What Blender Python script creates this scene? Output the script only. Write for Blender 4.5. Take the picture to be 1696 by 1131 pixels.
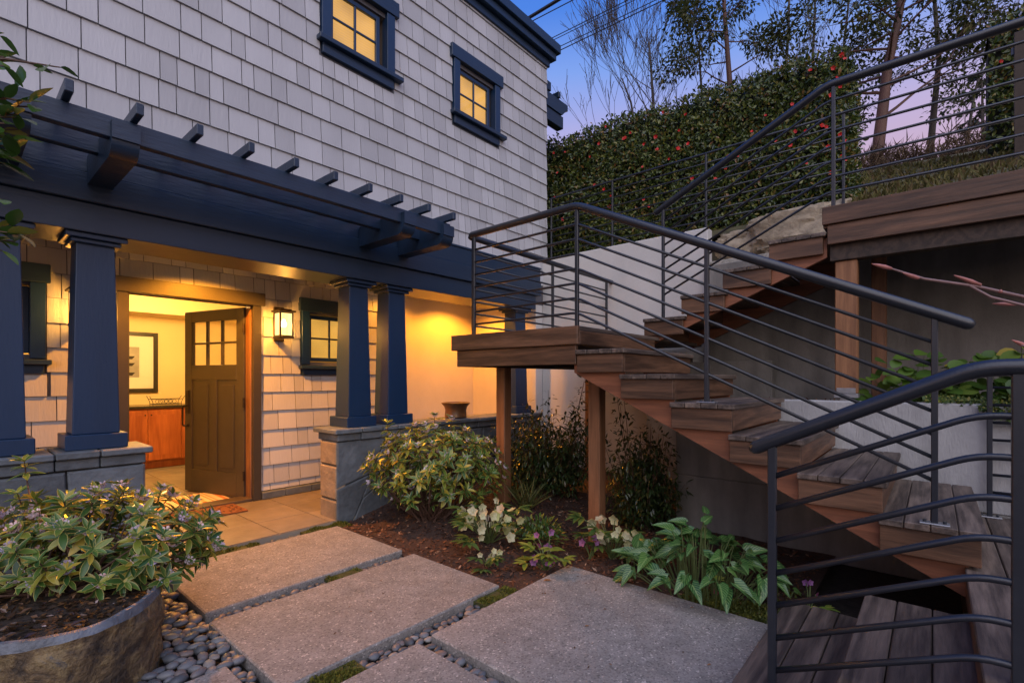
import bpy, bmesh, math, random
import numpy as np
from mathutils import Vector, Matrix, Quaternion, noise
R = math.radians
rng = random.Random(7)
for o in list(bpy.data.objects): bpy.data.objects.remove(o, do_unlink=True)
scene = bpy.context.scene
C = scene.collection

# ------------------------------------------------------------------ camera
cam_d = bpy.data.cameras.new('camera'); cam = bpy.data.objects.new('camera', cam_d); C.objects.link(cam)
cam.location = (0, 0, 1.27); cam.rotation_euler = (R(90), 0, R(-49.35))
cam_d.sensor_width = 36; cam_d.lens = 17.28; cam_d.shift_y = 0.0363
cam_d.clip_start = 0.02; cam_d.clip_end = 2000
scene.camera = cam
# ------------------------------------------------------------------ sky: dusk
SUN_EL, SUN_AZ = 30.0, 205.0        # soft afterglow from behind the camera
w = bpy.data.worlds.new('World'); scene.world = w; w.use_nodes = True
nt = w.node_tree; nt.nodes.clear()
out = nt.nodes.new('ShaderNodeOutputWorld'); bg = nt.nodes.new('ShaderNodeBackground')
sky = nt.nodes.new('ShaderNodeTexSky'); sky.sky_type = 'NISHITA'; sky.sun_disc = False
sky.sun_elevation = R(2.0); sky.sun_rotation = R(200); sky.air_density = 1.2; sky.dust_density = 0.6; sky.ozone_density = 3.0
tc = nt.nodes.new('ShaderNodeTexCoord'); sp = nt.nodes.new('ShaderNodeSeparateXYZ')
rmp = nt.nodes.new('ShaderNodeValToRGB')
cr = rmp.color_ramp
stops = [(0.0, (.62, .48, .42)), (.18, (.58, .44, .45)), (.34, (.52, .37, .51)), (.41, (.45, .38, .61)), (.475, (.30, .35, .70)), (.525, (.19, .32, .74)), (.60, (.065, .20, .68)), (.75, (.035, .13, .58)), (1.0, (.025, .10, .48))]
cr.elements[0].position, cr.elements[0].color = stops[0][0], (*stops[0][1], 1)
cr.elements[1].position, cr.elements[1].color = stops[-1][0], (*stops[-1][1], 1)
for p, c in stops[1:-1]:
    e = cr.elements.new(p); e.color = (*c, 1)
mixs = nt.nodes.new('ShaderNodeMix'); mixs.data_type = 'RGBA'; mixs.inputs[0].default_value = 0.90
nt.links.new(tc.outputs['Generated'], sp.inputs[0]); nt.links.new(sp.outputs[2], rmp.inputs[0])
sky_gain = nt.nodes.new('ShaderNodeVectorMath'); sky_gain.operation = 'SCALE'; sky_gain.inputs[3].default_value = 0.15
nt.links.new(sky.outputs[0], sky_gain.inputs[0])
nt.links.new(sky_gain.outputs[0], mixs.inputs[6]); nt.links.new(rmp.outputs[0], mixs.inputs[7])
bg.inputs[1].default_value = 0.74
nt.links.new(mixs.outputs[2], bg.inputs[0]); nt.links.new(bg.outputs[0], out.inputs[0])
# ------------------------------------------------------------------ soft dusk sun
sd = bpy.data.lights.new('sun', 'SUN'); sd.energy = 1.32; sd.angle = R(80); sd.color = (1.0, .93, .85)
so = bpy.data.objects.new('sun', sd); C.objects.link(so)
sdir = Vector((-0.75, -0.85, 1.15)).normalized()
so.rotation_euler = sdir.to_track_quat('Z', 'Y').to_euler(); so.location = (0, -10, 12)
# ------------------------------------------------------------------ exposure
vs = scene.view_settings
vs.view_transform = 'Standard'; vs.look = 'None'; vs.exposure = 0.8; vs.gamma = 1.0; vs.use_curve_mapping = False

# ================================================================== helpers
WL = {}
def wl(o): return WL[o.name] if o is not None else Vector((0, 0, 0))
def tag(o, label=None, cat=None, group=None, kind=None):
    if label: o['label'] = label
    if cat: o['category'] = cat
    if group: o['group'] = group
    if kind: o['kind'] = kind
    return o
def link(o, parent, world):
    C.objects.link(o); world = Vector(world)
    WL[o.name] = world
    o.parent = parent
    o.location = world - wl(parent)
    return o
def empty(name, loc, parent=None):
    o = bpy.data.objects.new(name, None); o.empty_display_size = .1
    return link(o, parent, loc)
def inst(name, mesh, loc, parent=None, quat=None, scale=None):
    o = bpy.data.objects.new(name, mesh); link(o, parent, loc)
    if quat is not None: o.rotation_mode = 'QUATERNION'; o.rotation_quaternion = quat
    if scale is not None: o.scale = scale if hasattr(scale, '__len__') else (scale,)*3
    return o

class MB:
    def __init__(s, M=None): s.v = []; s.f = []; s.M = M
    def add(s, vs, fs):
        n = len(s.v)
        s.v += [tuple(s.M @ Vector(p)) if s.M else tuple(p) for p in vs]
        s.f += [tuple(n+i for i in f) for f in fs]; return s
    def box(s, x0, x1, y0, y1, z0, z1):
        return s.add([(x0,y0,z0),(x1,y0,z0),(x1,y1,z0),(x0,y1,z0),(x0,y0,z1),(x1,y0,z1),(x1,y1,z1),(x0,y1,z1)],
                     [(0,3,2,1),(4,5,6,7),(0,1,5,4),(1,2,6,5),(2,3,7,6),(3,0,4,7)])
    def cb(s, x0, x1, y0, y1, z0, z1, b=.004):
        b = min(b, (x1-x0)*.3, (y1-y0)*.3, (z1-z0)*.3)
        X, Y, Z = (x0, x1), (y0, y1), (z0, z1)
        vs = []; idx = {}
        for i in (0, 1):
            for j in (0, 1):
                for k in (0, 1):
                    for a in range(3):
                        p = [X[i], Y[j], Z[k]]; sg = [1-2*i, 1-2*j, 1-2*k]
                        for q in range(3):
                            if q != a: p[q] += sg[q]*b
                        idx[(i, j, k, a)] = len(vs); vs.append(tuple(p))
        fs = []
        for a in range(3):
            u, v_ = (a+1) % 3, (a+2) % 3
            for e in (0, 1):
                q = []
                for (cu, cv) in ((0,0),(1,0),(1,1),(0,1)):
                    key = [0,0,0]; key[a] = e; key[u] = cu; key[v_] = cv
                    q.append(idx[(*key, a)])
                fs.append(tuple(q if e else q[::-1]))
        for a in range(3):          # edges parallel to axis a
            u, v_ = (a+1) % 3, (a+2) % 3
            for cu in (0, 1):
                for cv in (0, 1):
                    k0 = [0,0,0]; k1 = [0,0,0]
                    k0[u] = k1[u] = cu; k0[v_] = k1[v_] = cv; k1[a] = 1
                    q = (idx[(*k0, u)], idx[(*k1, u)], idx[(*k1, v_)], idx[(*k0, v_)])
                    fs.append(q if (cu ^ cv) else q[::-1])
        for i in (0, 1):
            for j in (0, 1):
                for k in (0, 1):
                    t = (idx[(i,j,k,0)], idx[(i,j,k,1)], idx[(i,j,k,2)])
                    fs.append(t if (i+j+k) % 2 else t[::-1])
        return s.add(vs, fs)
    def tube(s, pts, rad, n=8, caps=True, round_ends=False):
        pts = [Vector(p) for p in pts]; m = len(pts)
        rs = rad if hasattr(rad, '__len__') else [rad]*m
        if round_ends:
            d0 = (pts[0]-pts[1]).normalized(); d1 = (pts[-1]-pts[-2]).normalized(); r0, r1 = rs[0], rs[-1]
            pts = [pts[0]+d0*r0*.95, pts[0]+d0*r0*.6] + pts + [pts[-1]+d1*r1*.6, pts[-1]+d1*r1*.95]
            rs = [r0*.35, r0*.8] + list(rs) + [r1*.8, r1*.35]; m = len(pts)
        vs, fs = [], []; up = None
        for i in range(m):
            d = ((pts[min(i+1, m-1)]-pts[i]).normalized() + (pts[i]-pts[max(i-1, 0)]).normalized())
            d = d.normalized() if d.length > 1e-6 else Vector((0,0,1))
            if up is None:
                up = Vector((0,0,1)) if abs(d.z) < .9 else Vector((1,0,0))
            a = d.cross(up).normalized(); b = a.cross(d).normalized(); up = b
            for k in range(n):
                t = 2*math.pi*(k+.5)/n
                vs.append(pts[i] + (a*math.cos(t)+b*math.sin(t))*rs[i])
        for i in range(m-1):
            for k in range(n):
                k2 = (k+1) % n
                fs.append((i*n+k, i*n+k2, (i+1)*n+k2, (i+1)*n+k))
        if caps: fs += [tuple(range(n))[::-1], tuple((m-1)*n+k for k in range(n))]
        return s.add(vs, fs)
    def prism(s, poly, a0, a1, axis):
        """poly in the two other axes (in xyz order), extruded along axis"""
        def p3(p, a):
            return (a, p[0], p[1]) if axis == 0 else ((p[0], a, p[1]) if axis == 1 else (p[0], p[1], a))
        n = len(poly)
        vs = [p3(p, a0) for p in poly] + [p3(p, a1) for p in poly]
        fs = [tuple(range(n))[::-1], tuple(range(n, 2*n))] + [(i, (i+1) % n, n+(i+1) % n, n+i) for i in range(n)]
        return s.add(vs, fs)
    def lathe(s, prof, c, n=24):
        vs, fs = [], []; m = len(prof)
        for r, z in prof:
            for k in range(n):
                t = 2*math.pi*k/n; vs.append((c[0]+r*math.cos(t), c[1]+r*math.sin(t), c[2]+z))
        for i in range(m-1):
            for k in range(n):
                k2 = (k+1) % n; fs.append((i*n+k, i*n+k2, (i+1)*n+k2, (i+1)*n+k))
        return s.add(vs, fs)
    def mesh(s, name, mat, smooth=False, origin=(0,0,0)):
        me = bpy.data.meshes.new(name)
        o = Vector(origin)
        me.from_pydata([tuple(Vector(p)-o) for p in s.v], [], s.f); me.validate()
        bm = bmesh.new(); bm.from_mesh(me); bmesh.ops.recalc_face_normals(bm, faces=bm.faces); bm.to_mesh(me); bm.free()
        if mat: me.materials.append(mat)
        if smooth: me.polygons.foreach_set('use_smooth', [True]*len(me.polygons))
        return me
    def build(s, name, mat, parent=None, smooth=False):
        a = np.array(s.v); lo, hi = a.min(0), a.max(0)
        og = Vector(((lo[0]+hi[0])/2, (lo[1]+hi[1])/2, lo[2]))
        return link(bpy.data.objects.new(name, s.mesh(name, mat, smooth, og)), parent, og)
def auto_smooth(o, ang=40):
    me = o.data
    bm = bmesh.new(); bm.from_mesh(me)
    for e in bm.edges:
        e.smooth = (len(e.link_faces) == 2 and e.calc_face_angle(0) < R(ang))
    for f in bm.faces: f.smooth = True
    bm.to_mesh(me); bm.free(); return o

# ------------------------------------------------------------------ materials
MATS = {}
def nodes_of(name):
    m = bpy.data.materials.new(name); m.use_nodes = True
    t = m.node_tree; b = t.nodes['Principled BSDF']; MATS[name] = m
    return m, t, b
def N(t, kind, **kw):
    n = t.nodes.new(kind)
    for k, v in kw.items(): setattr(n, k, v)
    return n
def ramp(t, fac, stops):
    r = N(t, 'ShaderNodeValToRGB'); cr = r.color_ramp
    cr.elements[0].position = stops[0][0]; cr.elements[0].color = (*stops[0][1], 1)
    cr.elements[1].position = stops[-1][0]; cr.elements[1].color = (*stops[-1][1], 1)
    for p, c in stops[1:-1]: cr.elements.new(p).color = (*c, 1)
    t.links.new(fac, r.inputs[0]); return r.outputs[0]
def sc(c, k): return tuple(min(1, x*k) for x in c)
def mix_mul(t, a, fac_sock, lo, hi):
    """a * lerp(lo,hi,fac)"""
    mr = N(t, 'ShaderNodeMapRange'); mr.inputs[3].default_value = lo; mr.inputs[4].default_value = hi
    t.links.new(fac_sock, mr.inputs[0])
    vm = N(t, 'ShaderNodeVectorMath', operation='SCALE'); t.links.new(a, vm.inputs[0]); t.links.new(mr.outputs[0], vm.inputs[3])
    return vm.outputs[0]
def paint(name, col, rough=.45, var=.08, nscale=6, bump=.0, bscale=60, tint=.0, metal=0., stretch=(1,1,1), spec=.5, stain=0.):
    m, t, b = nodes_of(name)
    tc = N(t, 'ShaderNodeTexCoord'); oi = N(t, 'ShaderNodeObjectInfo')
    ad = N(t, 'ShaderNodeVectorMath', operation='ADD'); mu = N(t, 'ShaderNodeVectorMath', operation='SCALE')
    t.links.new(oi.outputs['Location'], mu.inputs[0]); mu.inputs[3].default_value = 1.0
    t.links.new(tc.outputs['Object'], ad.inputs[0]); t.links.new(mu.outputs[0], ad.inputs[1])
    mp = N(t, 'ShaderNodeMapping'); mp.inputs['Scale'].default_value = stretch
    t.links.new(ad.outputs[0], mp.inputs[0])
    n1 = N(t, 'ShaderNodeTexNoise'); n1.inputs['Scale'].default_value = nscale; n1.inputs['Detail'].default_value = 5
    t.links.new(mp.outputs[0], n1.inputs['Vector'])
    c = ramp(t, n1.outputs[0], [(.25, sc(col, 1-var)), (.75, sc(col, 1+var))])
    if tint: c = mix_mul(t, c, oi.outputs['Random'], 1-tint, 1+tint)
    if stain:
        n3 = N(t, 'ShaderNodeTexNoise'); n3.inputs['Scale'].default_value = nscale*.25; n3.inputs['Detail'].default_value = 8; n3.inputs['Roughness'].default_value = .7
        t.links.new(ad.outputs[0], n3.inputs['Vector'])
        c = mix_mul(t, c, n3.outputs[0], 1-stain, 1+stain*.6)
    t.links.new(c, b.inputs['Base Color'])
    b.inputs['Roughness'].default_value = rough; b.inputs['Metallic'].default_value = metal
    b.inputs['Specular IOR Level'].default_value = spec
    if bump:
        n2 = N(t, 'ShaderNodeTexNoise'); n2.inputs['Scale'].default_value = bscale; n2.inputs['Detail'].default_value = 6
        t.links.new(mp.outputs[0], n2.inputs['Vector'])
        bp = N(t, 'ShaderNodeBump'); bp.inputs['Strength'].default_value = bump; bp.inputs['Distance'].default_value = .01
        t.links.new(n2.outputs[0], bp.inputs['Height']); t.links.new(bp.outputs[0], b.inputs['Normal'])
    return m
def wood(name, c1, c2, axis, rough=.6, tint=.18, grain=1.0, bump=.25):
    m, t, b = nodes_of(name)
    tc = N(t, 'ShaderNodeTexCoord'); oi = N(t, 'ShaderNodeObjectInfo')
    mu = N(t, 'ShaderNodeVectorMath', operation='SCALE'); mu.inputs[3].default_value = 3.7
    t.links.new(oi.outputs['Location'], mu.inputs[0])
    ad = N(t, 'ShaderNodeVectorMath', operation='ADD'); t.links.new(tc.outputs['Object'], ad.inputs[0]); t.links.new(mu.outputs[0], ad.inputs[1])
    mp = N(t, 'ShaderNodeMapping'); s = [11*grain]*3; s[axis] = .9*grain; mp.inputs['Scale'].default_value = s
    t.links.new(ad.outputs[0], mp.inputs[0])
    n0 = N(t, 'ShaderNodeTexNoise'); n0.inputs['Scale'].default_value = .55; n0.inputs['Detail'].default_value = 2
    t.links.new(mp.outputs[0], n0.inputs['Vector'])
    rg = N(t, 'ShaderNodeMath', operation='MULTIPLY'); rg.inputs[1].default_value = 34; t.links.new(n0.outputs[0], rg.inputs[0])
    sn = N(t, 'ShaderNodeMath', operation='SINE'); t.links.new(rg.outputs[0], sn.inputs[0])
    n1 = N(t, 'ShaderNodeTexNoise'); n1.inputs['Scale'].default_value = 6; n1.inputs['Detail'].default_value = 6; n1.inputs['Roughness'].default_value = .65
    t.links.new(mp.outputs[0], n1.inputs['Vector'])
    mx = N(t, 'ShaderNodeMath', operation='MULTIPLY_ADD'); mx.inputs[1].default_value = .16; t.links.new(sn.outputs[0], mx.inputs[0]); t.links.new(n1.outputs[0], mx.inputs[2])
    c = ramp(t, mx.outputs[0], [(.25, c1), (.55, tuple((a+b_)/2 for a, b_ in zip(c1, c2))), (.8, c2)])
    n2 = N(t, 'ShaderNodeTexNoise'); n2.inputs['Scale'].default_value = 2.2; n2.inputs['Detail'].default_value = 4
    t.links.new(ad.outputs[0], n2.inputs['Vector'])
    c = mix_mul(t, c, n2.outputs[0], .72, 1.25)
    c = mix_mul(t, c, oi.outputs['Random'], 1-tint, 1+tint)
    t.links.new(c, b.inputs['Base Color']); b.inputs['Roughness'].default_value = rough
    bp = N(t, 'ShaderNodeBump'); bp.inputs['Strength'].default_value = bump; bp.inputs['Distance'].default_value = .004
    t.links.new(mx.outputs[0], bp.inputs['Height']); t.links.new(bp.outputs[0], b.inputs['Normal'])
    return m
def leafmat(name, stops, rough=.35, edge=None, vein=None, trans=.25, spec=.5, patches=None):
    """colour from object random + vertex attribute rnd; edge = margin colour; vein = midrib/vein colour"""
    m, t, b = nodes_of(name)
    oi = N(t, 'ShaderNodeObjectInfo'); at = N(t, 'ShaderNodeAttribute', attribute_name='rnd')
    ad = N(t, 'ShaderNodeMath', operation='ADD'); t.links.new(oi.outputs['Random'], ad.inputs[0]); t.links.new(at.outputs['Fac'], ad.inputs[1])
    fr = N(t, 'ShaderNodeMath', operation='FRACT'); t.links.new(ad.outputs[0], fr.inputs[0])
    c = ramp(t, fr.outputs[0], stops)
    tc = N(t, 'ShaderNodeTexCoord')
    if patches:
        nz = N(t, 'ShaderNodeTexNoise'); nz.inputs['Scale'].default_value = patches; nz.inputs['Detail'].default_value = 3
        t.links.new(tc.outputs['Object'], nz.inputs['Vector']); c = mix_mul(t, c, nz.outputs[0], .45, 1.5)
    if edge or vein:
        ae = N(t, 'ShaderNodeAttribute', attribute_name='edge')
        if edge:
            nz = N(t, 'ShaderNodeTexNoise'); nz.inputs['Scale'].default_value = 70; t.links.new(tc.outputs['Object'], nz.inputs['Vector'])
            s2 = N(t, 'ShaderNodeMath', operation='MULTIPLY_ADD'); s2.inputs[1].default_value = .28; t.links.new(nz.outputs[0], s2.inputs[0]); t.links.new(ae.outputs['Fac'], s2.inputs[2])
            g = ramp(t, s2.outputs[0], [(.93, (0,0,0)), (1.0, (1,1,1))])
            mx = N(t, 'ShaderNodeMix', data_type='RGBA'); t.links.new(g, mx.inputs[0]); t.links.new(c, mx.inputs[6]); mx.inputs[7].default_value = (*edge, 1); c = mx.outputs[2]
        if vein:
            av = N(t, 'ShaderNodeAttribute', attribute_name='vlen')
            # veins: slanting stripes from the midrib, plus the rib
            q = N(t, 'ShaderNodeMath', operation='MULTIPLY_ADD'); q.inputs[1].default_value = -.38; t.links.new(ae.outputs['Fac'], q.inputs[0]); t.links.new(av.outputs['Fac'], q.inputs[2])
            q2 = N(t, 'ShaderNodeMath', operation='MULTIPLY'); q2.inputs[1].default_value = 44; t.links.new(q.outputs[0], q2.inputs[0])
            sn = N(t, 'ShaderNodeMath', operation='SINE'); t.links.new(q2.outputs[0], sn.inputs[0])
            rib = N(t, 'ShaderNodeMath', operation='LESS_THAN'); rib.inputs[1].default_value = .10; t.links.new(ae.outputs['Fac'], rib.inputs[0])
            gt = N(t, 'ShaderNodeMapRange'); gt.inputs[1].default_value = .55; gt.inputs[2].default_value = .95; t.links.new(sn.outputs[0], gt.inputs[0])
            mxx = N(t, 'ShaderNodeMath', operation='MAXIMUM'); t.links.new(gt.outputs[0], mxx.inputs[0]); t.links.new(rib.outputs[0], mxx.inputs[1])
            ed = N(t, 'ShaderNodeMath', operation='LESS_THAN'); ed.inputs[1].default_value = .9; t.links.new(ae.outputs['Fac'], ed.inputs[0])
            m2 = N(t, 'ShaderNodeMath', operation='MULTIPLY'); t.links.new(mxx.outputs[0], m2.inputs[0]); t.links.new(ed.outputs[0], m2.inputs[1])
            m3 = N(t, 'ShaderNodeMath', operation='MULTIPLY'); t.links.new(m2.outputs[0], m3.inputs[0]); m3.inputs[1].default_value = .75
            mx = N(t, 'ShaderNodeMix', data_type='RGBA'); t.links.new(m3.outputs[0], mx.inputs[0]); t.links.new(c, mx.inputs[6]); mx.inputs[7].default_value = (*vein, 1); c = mx.outputs[2]
    t.links.new(c, b.inputs['Base Color']); b.inputs['Roughness'].default_value = rough; b.inputs['Specular IOR Level'].default_value = spec
    if trans:
        tr = N(t, 'ShaderNodeBsdfTranslucent'); t.links.new(c, tr.inputs[0])
        ms = N(t, 'ShaderNodeMixShader'); ms.inputs[0].default_value = trans
        o = t.nodes['Material Output']; t.links.new(b.outputs[0], ms.inputs[1]); t.links.new(tr.outputs[0], ms.inputs[2]); t.links.new(ms.outputs[0], o.inputs[0])
    return m
def emit(name, col, strength, rough=.1, base=(.8,.7,.5)):
    m, t, b = nodes_of(name)
    b.inputs['Base Color'].default_value = (*base, 1); b.inputs['Roughness'].default_value = rough
    b.inputs['Emission Color'].default_value = (*col, 1); b.inputs['Emission Strength'].default_value = strength
    return m
def glass(name, col=(1,1,1), rough=.02, fac=.12):
    m, t, b = nodes_of(name)
    t.nodes.remove(b)
    g = N(t, 'ShaderNodeBsdfGlossy'); g.inputs['Roughness'].default_value = rough
    tr = N(t, 'ShaderNodeBsdfTransparent'); tr.inputs[0].default_value = (*col, 1)
    ms = N(t, 'ShaderNodeMixShader'); ms.inputs[0].default_value = fac
    t.links.new(tr.outputs[0], ms.inputs[1]); t.links.new(g.outputs[0], ms.inputs[2]); t.links.new(ms.outputs[0], t.nodes['Material Output'].inputs[0])
    return m

SHINGLE = paint('shingle_paint', (.455, .46, .485), .62, .08, 3, .3, 55, 0, stretch=(1, 1, .14), stain=.14)
def rnd_tint(m, lo, hi):
    t = m.node_tree; b = t.nodes['Principled BSDF']; src = b.inputs['Base Color'].links[0].from_socket
    oi = N(t, 'ShaderNodeObjectInfo'); at = N(t, 'ShaderNodeAttribute', attribute_name='rnd')
    ad = N(t, 'ShaderNodeMath', operation='ADD'); t.links.new(oi.outputs['Random'], ad.inputs[0]); t.links.new(at.outputs['Fac'], ad.inputs[1])
    fr = N(t, 'ShaderNodeMath', operation='FRACT'); t.links.new(ad.outputs[0], fr.inputs[0])
    t.links.new(mix_mul(t, src, fr.outputs[0], lo, hi), b.inputs['Base Color'])
rnd_tint(SHINGLE, .86, 1.10)
SHINGLE_IN = SHINGLE
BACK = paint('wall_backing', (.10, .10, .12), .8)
NAVY = paint('navy_trim', (.0115, .029, .064), .38, .12, 5, .22, 70, .05, stretch=(.15, 1, 1))
NAVYV = paint('navy_trim_vertical', (.007, .030, .082), .40, .12, 5, .12, 80, .03, stretch=(1, 1, .15))
STUCCO = paint('cream_stucco', (.62, .55, .47), .8, .05, 4, .35, 120)
WSTUCCO = paint('white_stucco', (.60, .585, .57), .8, .09, 3, .4, 110, stain=.16, stretch=(1,1,.3))
PLASTER = paint('cream_plaster', (.78, .62, .34), .7, .03, 3, .05, 80)
CEIL = paint('porch_ceiling_paint', (.42, .40, .40), .6, .05, 3)
CONC = paint('concrete_slab', (.258, .240, .225), .85, .12, 9, .5, 240, .06, stain=.42)
def aggregate(m):
    """pale and dark grains of exposed aggregate"""
    t = m.node_tree; b = t.nodes['Principled BSDF']
    src = b.inputs['Base Color'].links[0].from_socket
    tc = N(t, 'ShaderNodeTexCoord')
    v = N(t, 'ShaderNodeTexVoronoi'); v.inputs['Scale'].default_value = 130; t.links.new(tc.outputs['Object'], v.inputs['Vector'])
    sx = N(t, 'ShaderNodeSeparateColor'); t.links.new(v.outputs['Color'], sx.inputs[0])
    g = ramp(t, sx.outputs[0], [(0, (.55,.55,.55)), (.25, (.9,.9,.9)), (.75, (1.05,1.05,1.05)), (.93, (1.15,1.15,1.15)), (1, (2.0,1.95,1.9))])
    m2 = N(t, 'ShaderNodeVectorMath', operation='MULTIPLY'); t.links.new(src, m2.inputs[0]); t.links.new(g, m2.inputs[1])
    t.links.new(m2.outputs[0], b.inputs['Base Color'])
aggregate(CONC)
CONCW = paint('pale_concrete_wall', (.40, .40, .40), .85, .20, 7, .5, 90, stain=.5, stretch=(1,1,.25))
CONCD = paint('dark_and_shaded_concrete', (.21, .20, .185), .85, .34, 6, .5, 60, stain=.6, stretch=(1,1,.22))
CONCR = paint('rough_concrete', (.36, .34, .30), .9, .18, 25, .9, 70, stain=.3)
STONE = paint('blue_grey_stone', (.115, .135, .155), .65, .28, 7, .9, 22, .18, stain=.45)
STONEW = paint('tan_stone', (.26, .20, .14), .75, .25, 9, .8, 26, .2, stain=.25)
TILE = paint('slate_tile', (.20, .17, .135), .5, .16, 7, .25, 35, .16, stain=.25)
GROUT = paint('tile_grout', (.30, .25, .19), .9)
SOIL = paint('dark_soil', (.025, .018, .014), .95, .4, 20, .8, 40)
MULCH = paint('bark_mulch', (.055, .028, .019), .9, .45, 30, 1.0, 70, .3)
CHIP = leafmat('bark_chip', [(0, (.030,.014,.009)), (.45, (.10,.042,.024)), (.85, (.17,.080,.045)), (1, (.34,.22,.15))], .85, trans=0, spec=.2)
CHIPR = leafmat('red_bark_chip', [(0, (.06,.025,.012)), (.5, (.16,.06,.026)), (1, (.28,.12,.06))], .85, trans=0, spec=.2)
DECKW = {a: wood('weathered_deck_wood_'+'xyz'[a], (.044, .032, .026), (.168, .126, .100), a, .62, .28, bump=.5) for a in (0, 1)}
FASC = {a: wood('brown_stained_wood_'+'xyz'[a], (.052, .026, .014), (.175, .088, .048), a, .5, .16, bump=.4) for a in (0, 1, 2)}
REDW = wood('red_cedar_stringer', (.16, .058, .028), (.28, .105, .050), 1, .55, .1)
CEDAR = wood('warm_cedar_post', (.20, .085, .035), (.36, .17, .075), 2, .55, .1)
BROWNP = wood('brown_cedar_post', (.16, .070, .032), (.28, .13, .062), 2, .55, .1)
DARKW = wood('dark_beam_wood', (.030, .020, .015), (.075, .048, .034), 0, .7, .1)
RAIL = paint('painted_steel', (.017, .021, .030), .33, .12, 20, .06, 200, spec=.6)
STEEL = paint('galvanised_steel', (.35, .36, .38), .4, .15, 30, metal=.8)
BRONZE = paint('bronze_metal', (.035, .026, .020), .4, .2, 20, metal=.6)
DOOR = paint('door_paint', (.048, .042, .036), .38, .1, 8, .12, 60)
AMBER, t, b = nodes_of('lit_window_blind')
b.inputs['Base Color'].default_value = (.12,.07,.02,1); b.inputs['Roughness'].default_value = .6; b.inputs['Emission Color'].default_value = (1.0,.52,.095,1)
tc_ = N(t,'ShaderNodeTexCoord'); sx_ = N(t,'ShaderNodeSeparateXYZ'); t.links.new(tc_.outputs['Object'], sx_.inputs[0])
wv = N(t,'ShaderNodeMath',operation='MULTIPLY'); wv.inputs[1].default_value = 250; t.links.new(sx_.outputs[2], wv.inputs[0])
ws = N(t,'ShaderNodeMath',operation='SINE'); t.links.new(wv.outputs[0], ws.inputs[0])
nz_ = N(t,'ShaderNodeTexNoise'); nz_.inputs['Scale'].default_value = 3.0; nz_.inputs['Detail'].default_value = 1; t.links.new(tc_.outputs['Object'], nz_.inputs['Vector'])
ma = N(t,'ShaderNodeMath',operation='MULTIPLY_ADD'); ma.inputs[1].default_value = .05; t.links.new(ws.outputs[0], ma.inputs[0]); t.links.new(nz_.outputs[0], ma.inputs[2])
mr_ = N(t,'ShaderNodeMapRange'); mr_.inputs[1].default_value = .25; mr_.inputs[2].default_value = .75; mr_.inputs[3].default_value = .34; mr_.inputs[4].default_value = .58; t.links.new(ma.outputs[0], mr_.inputs[0])
t.links.new(mr_.outputs[0], b.inputs['Emission Strength'])
BULB = emit('lamp_bulb', (1.0, .72, .35), 20.0)
DISC = emit('ceiling_lamp_disc', (1.0, .82, .5), 14.0)
WINGL = glass('window_glass', (.98,.98,.96), .02, .045)
CLEAR = glass('clear_glass', (.98,.98,.96), .02, .10)
SEEDY, t, b = nodes_of('lantern_glass_glow')
tr_ = N(t, 'ShaderNodeBsdfTransparent'); em_ = N(t, 'ShaderNodeEmission'); em_.inputs[0].default_value = (1.0,.62,.20,1); em_.inputs[1].default_value = 1.5
ms_ = N(t, 'ShaderNodeMixShader'); ms_.inputs[0].default_value = .5
t.links.new(tr_.outputs[0], ms_.inputs[1]); t.links.new(em_.outputs[0], ms_.inputs[2]); t.links.new(ms_.outputs[0], t.nodes['Material Output'].inputs[0])
CABW = wood('cherry_cabinet', (.30, .075, .022), (.44, .13, .04), 2, .35, .06, bump=.05)
COUNTER = paint('dark_countertop', (.03, .025, .02), .2, .3, 60)
BLACKF = paint('black_frame', (.02, .016, .012), .4)
MATW = paint('picture_mount', (.75, .72, .64), .7, .02)
TERRA = paint('bronze_glazed_pot', (.12, .055, .022), .35, .3, 12, .15, 40)
def rockmat(name, cols, sc1, bump):
    m, t, b = nodes_of(name)
    tc = N(t,'ShaderNodeTexCoord'); n1 = N(t,'ShaderNodeTexNoise'); n1.inputs['Scale'].default_value = sc1; n1.inputs['Detail'].default_value = 9; n1.inputs['Roughness'].default_value = .68; n1.inputs['Distortion'].default_value = .6
    t.links.new(tc.outputs['Object'], n1.inputs['Vector'])
    c = ramp(t, n1.outputs[0], cols)
    n2 = N(t,'ShaderNodeTexNoise'); n2.inputs['Scale'].default_value = 38; n2.inputs['Detail'].default_value = 8; t.links.new(tc.outputs['Object'], n2.inputs['Vector'])
    c = mix_mul(t, c, n2.outputs[0], .45, 1.55); t.links.new(c, b.inputs['Base Color']); b.inputs['Roughness'].default_value = .62
    ad = N(t,'ShaderNodeMath',operation='MULTIPLY_ADD'); ad.inputs[1].default_value = 2.0; t.links.new(n1.outputs[0], ad.inputs[0]); t.links.new(n2.outputs[0], ad.inputs[2])
    bp = N(t,'ShaderNodeBump'); bp.inputs['Strength'].default_value = bump; bp.inputs['Distance'].default_value = .022; t.links.new(ad.outputs[0], bp.inputs['Height']); t.links.new(bp.outputs[0], b.inputs['Normal'])
    return m
ROCK = rockmat('basin_stone', [(.30,(.022,.018,.016)),(.42,(.065,.046,.030)),(.50,(.15,.10,.05)),(.58,(.25,.18,.085)),(.66,(.10,.10,.105)),(.75,(.16,.14,.11))], 8, 1.0)
ROCKB = paint('basin_rim_stone', (.12, .135, .16), .42, .35, 14, .8, 45, stain=.4)
BOULDER = paint('tan_boulder', (.34, .28, .20), .85, .3, 14, 1.0, 30, stain=.35)
BARK = paint('grey_bark', (.065, .055, .048), .9, .3, 14, .8, 40, stretch=(1,1,.25))
BARKR = paint('madrona_bark', (.10, .048, .034), .7, .4, 6, .5, 30, stretch=(1,1,.3))
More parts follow.
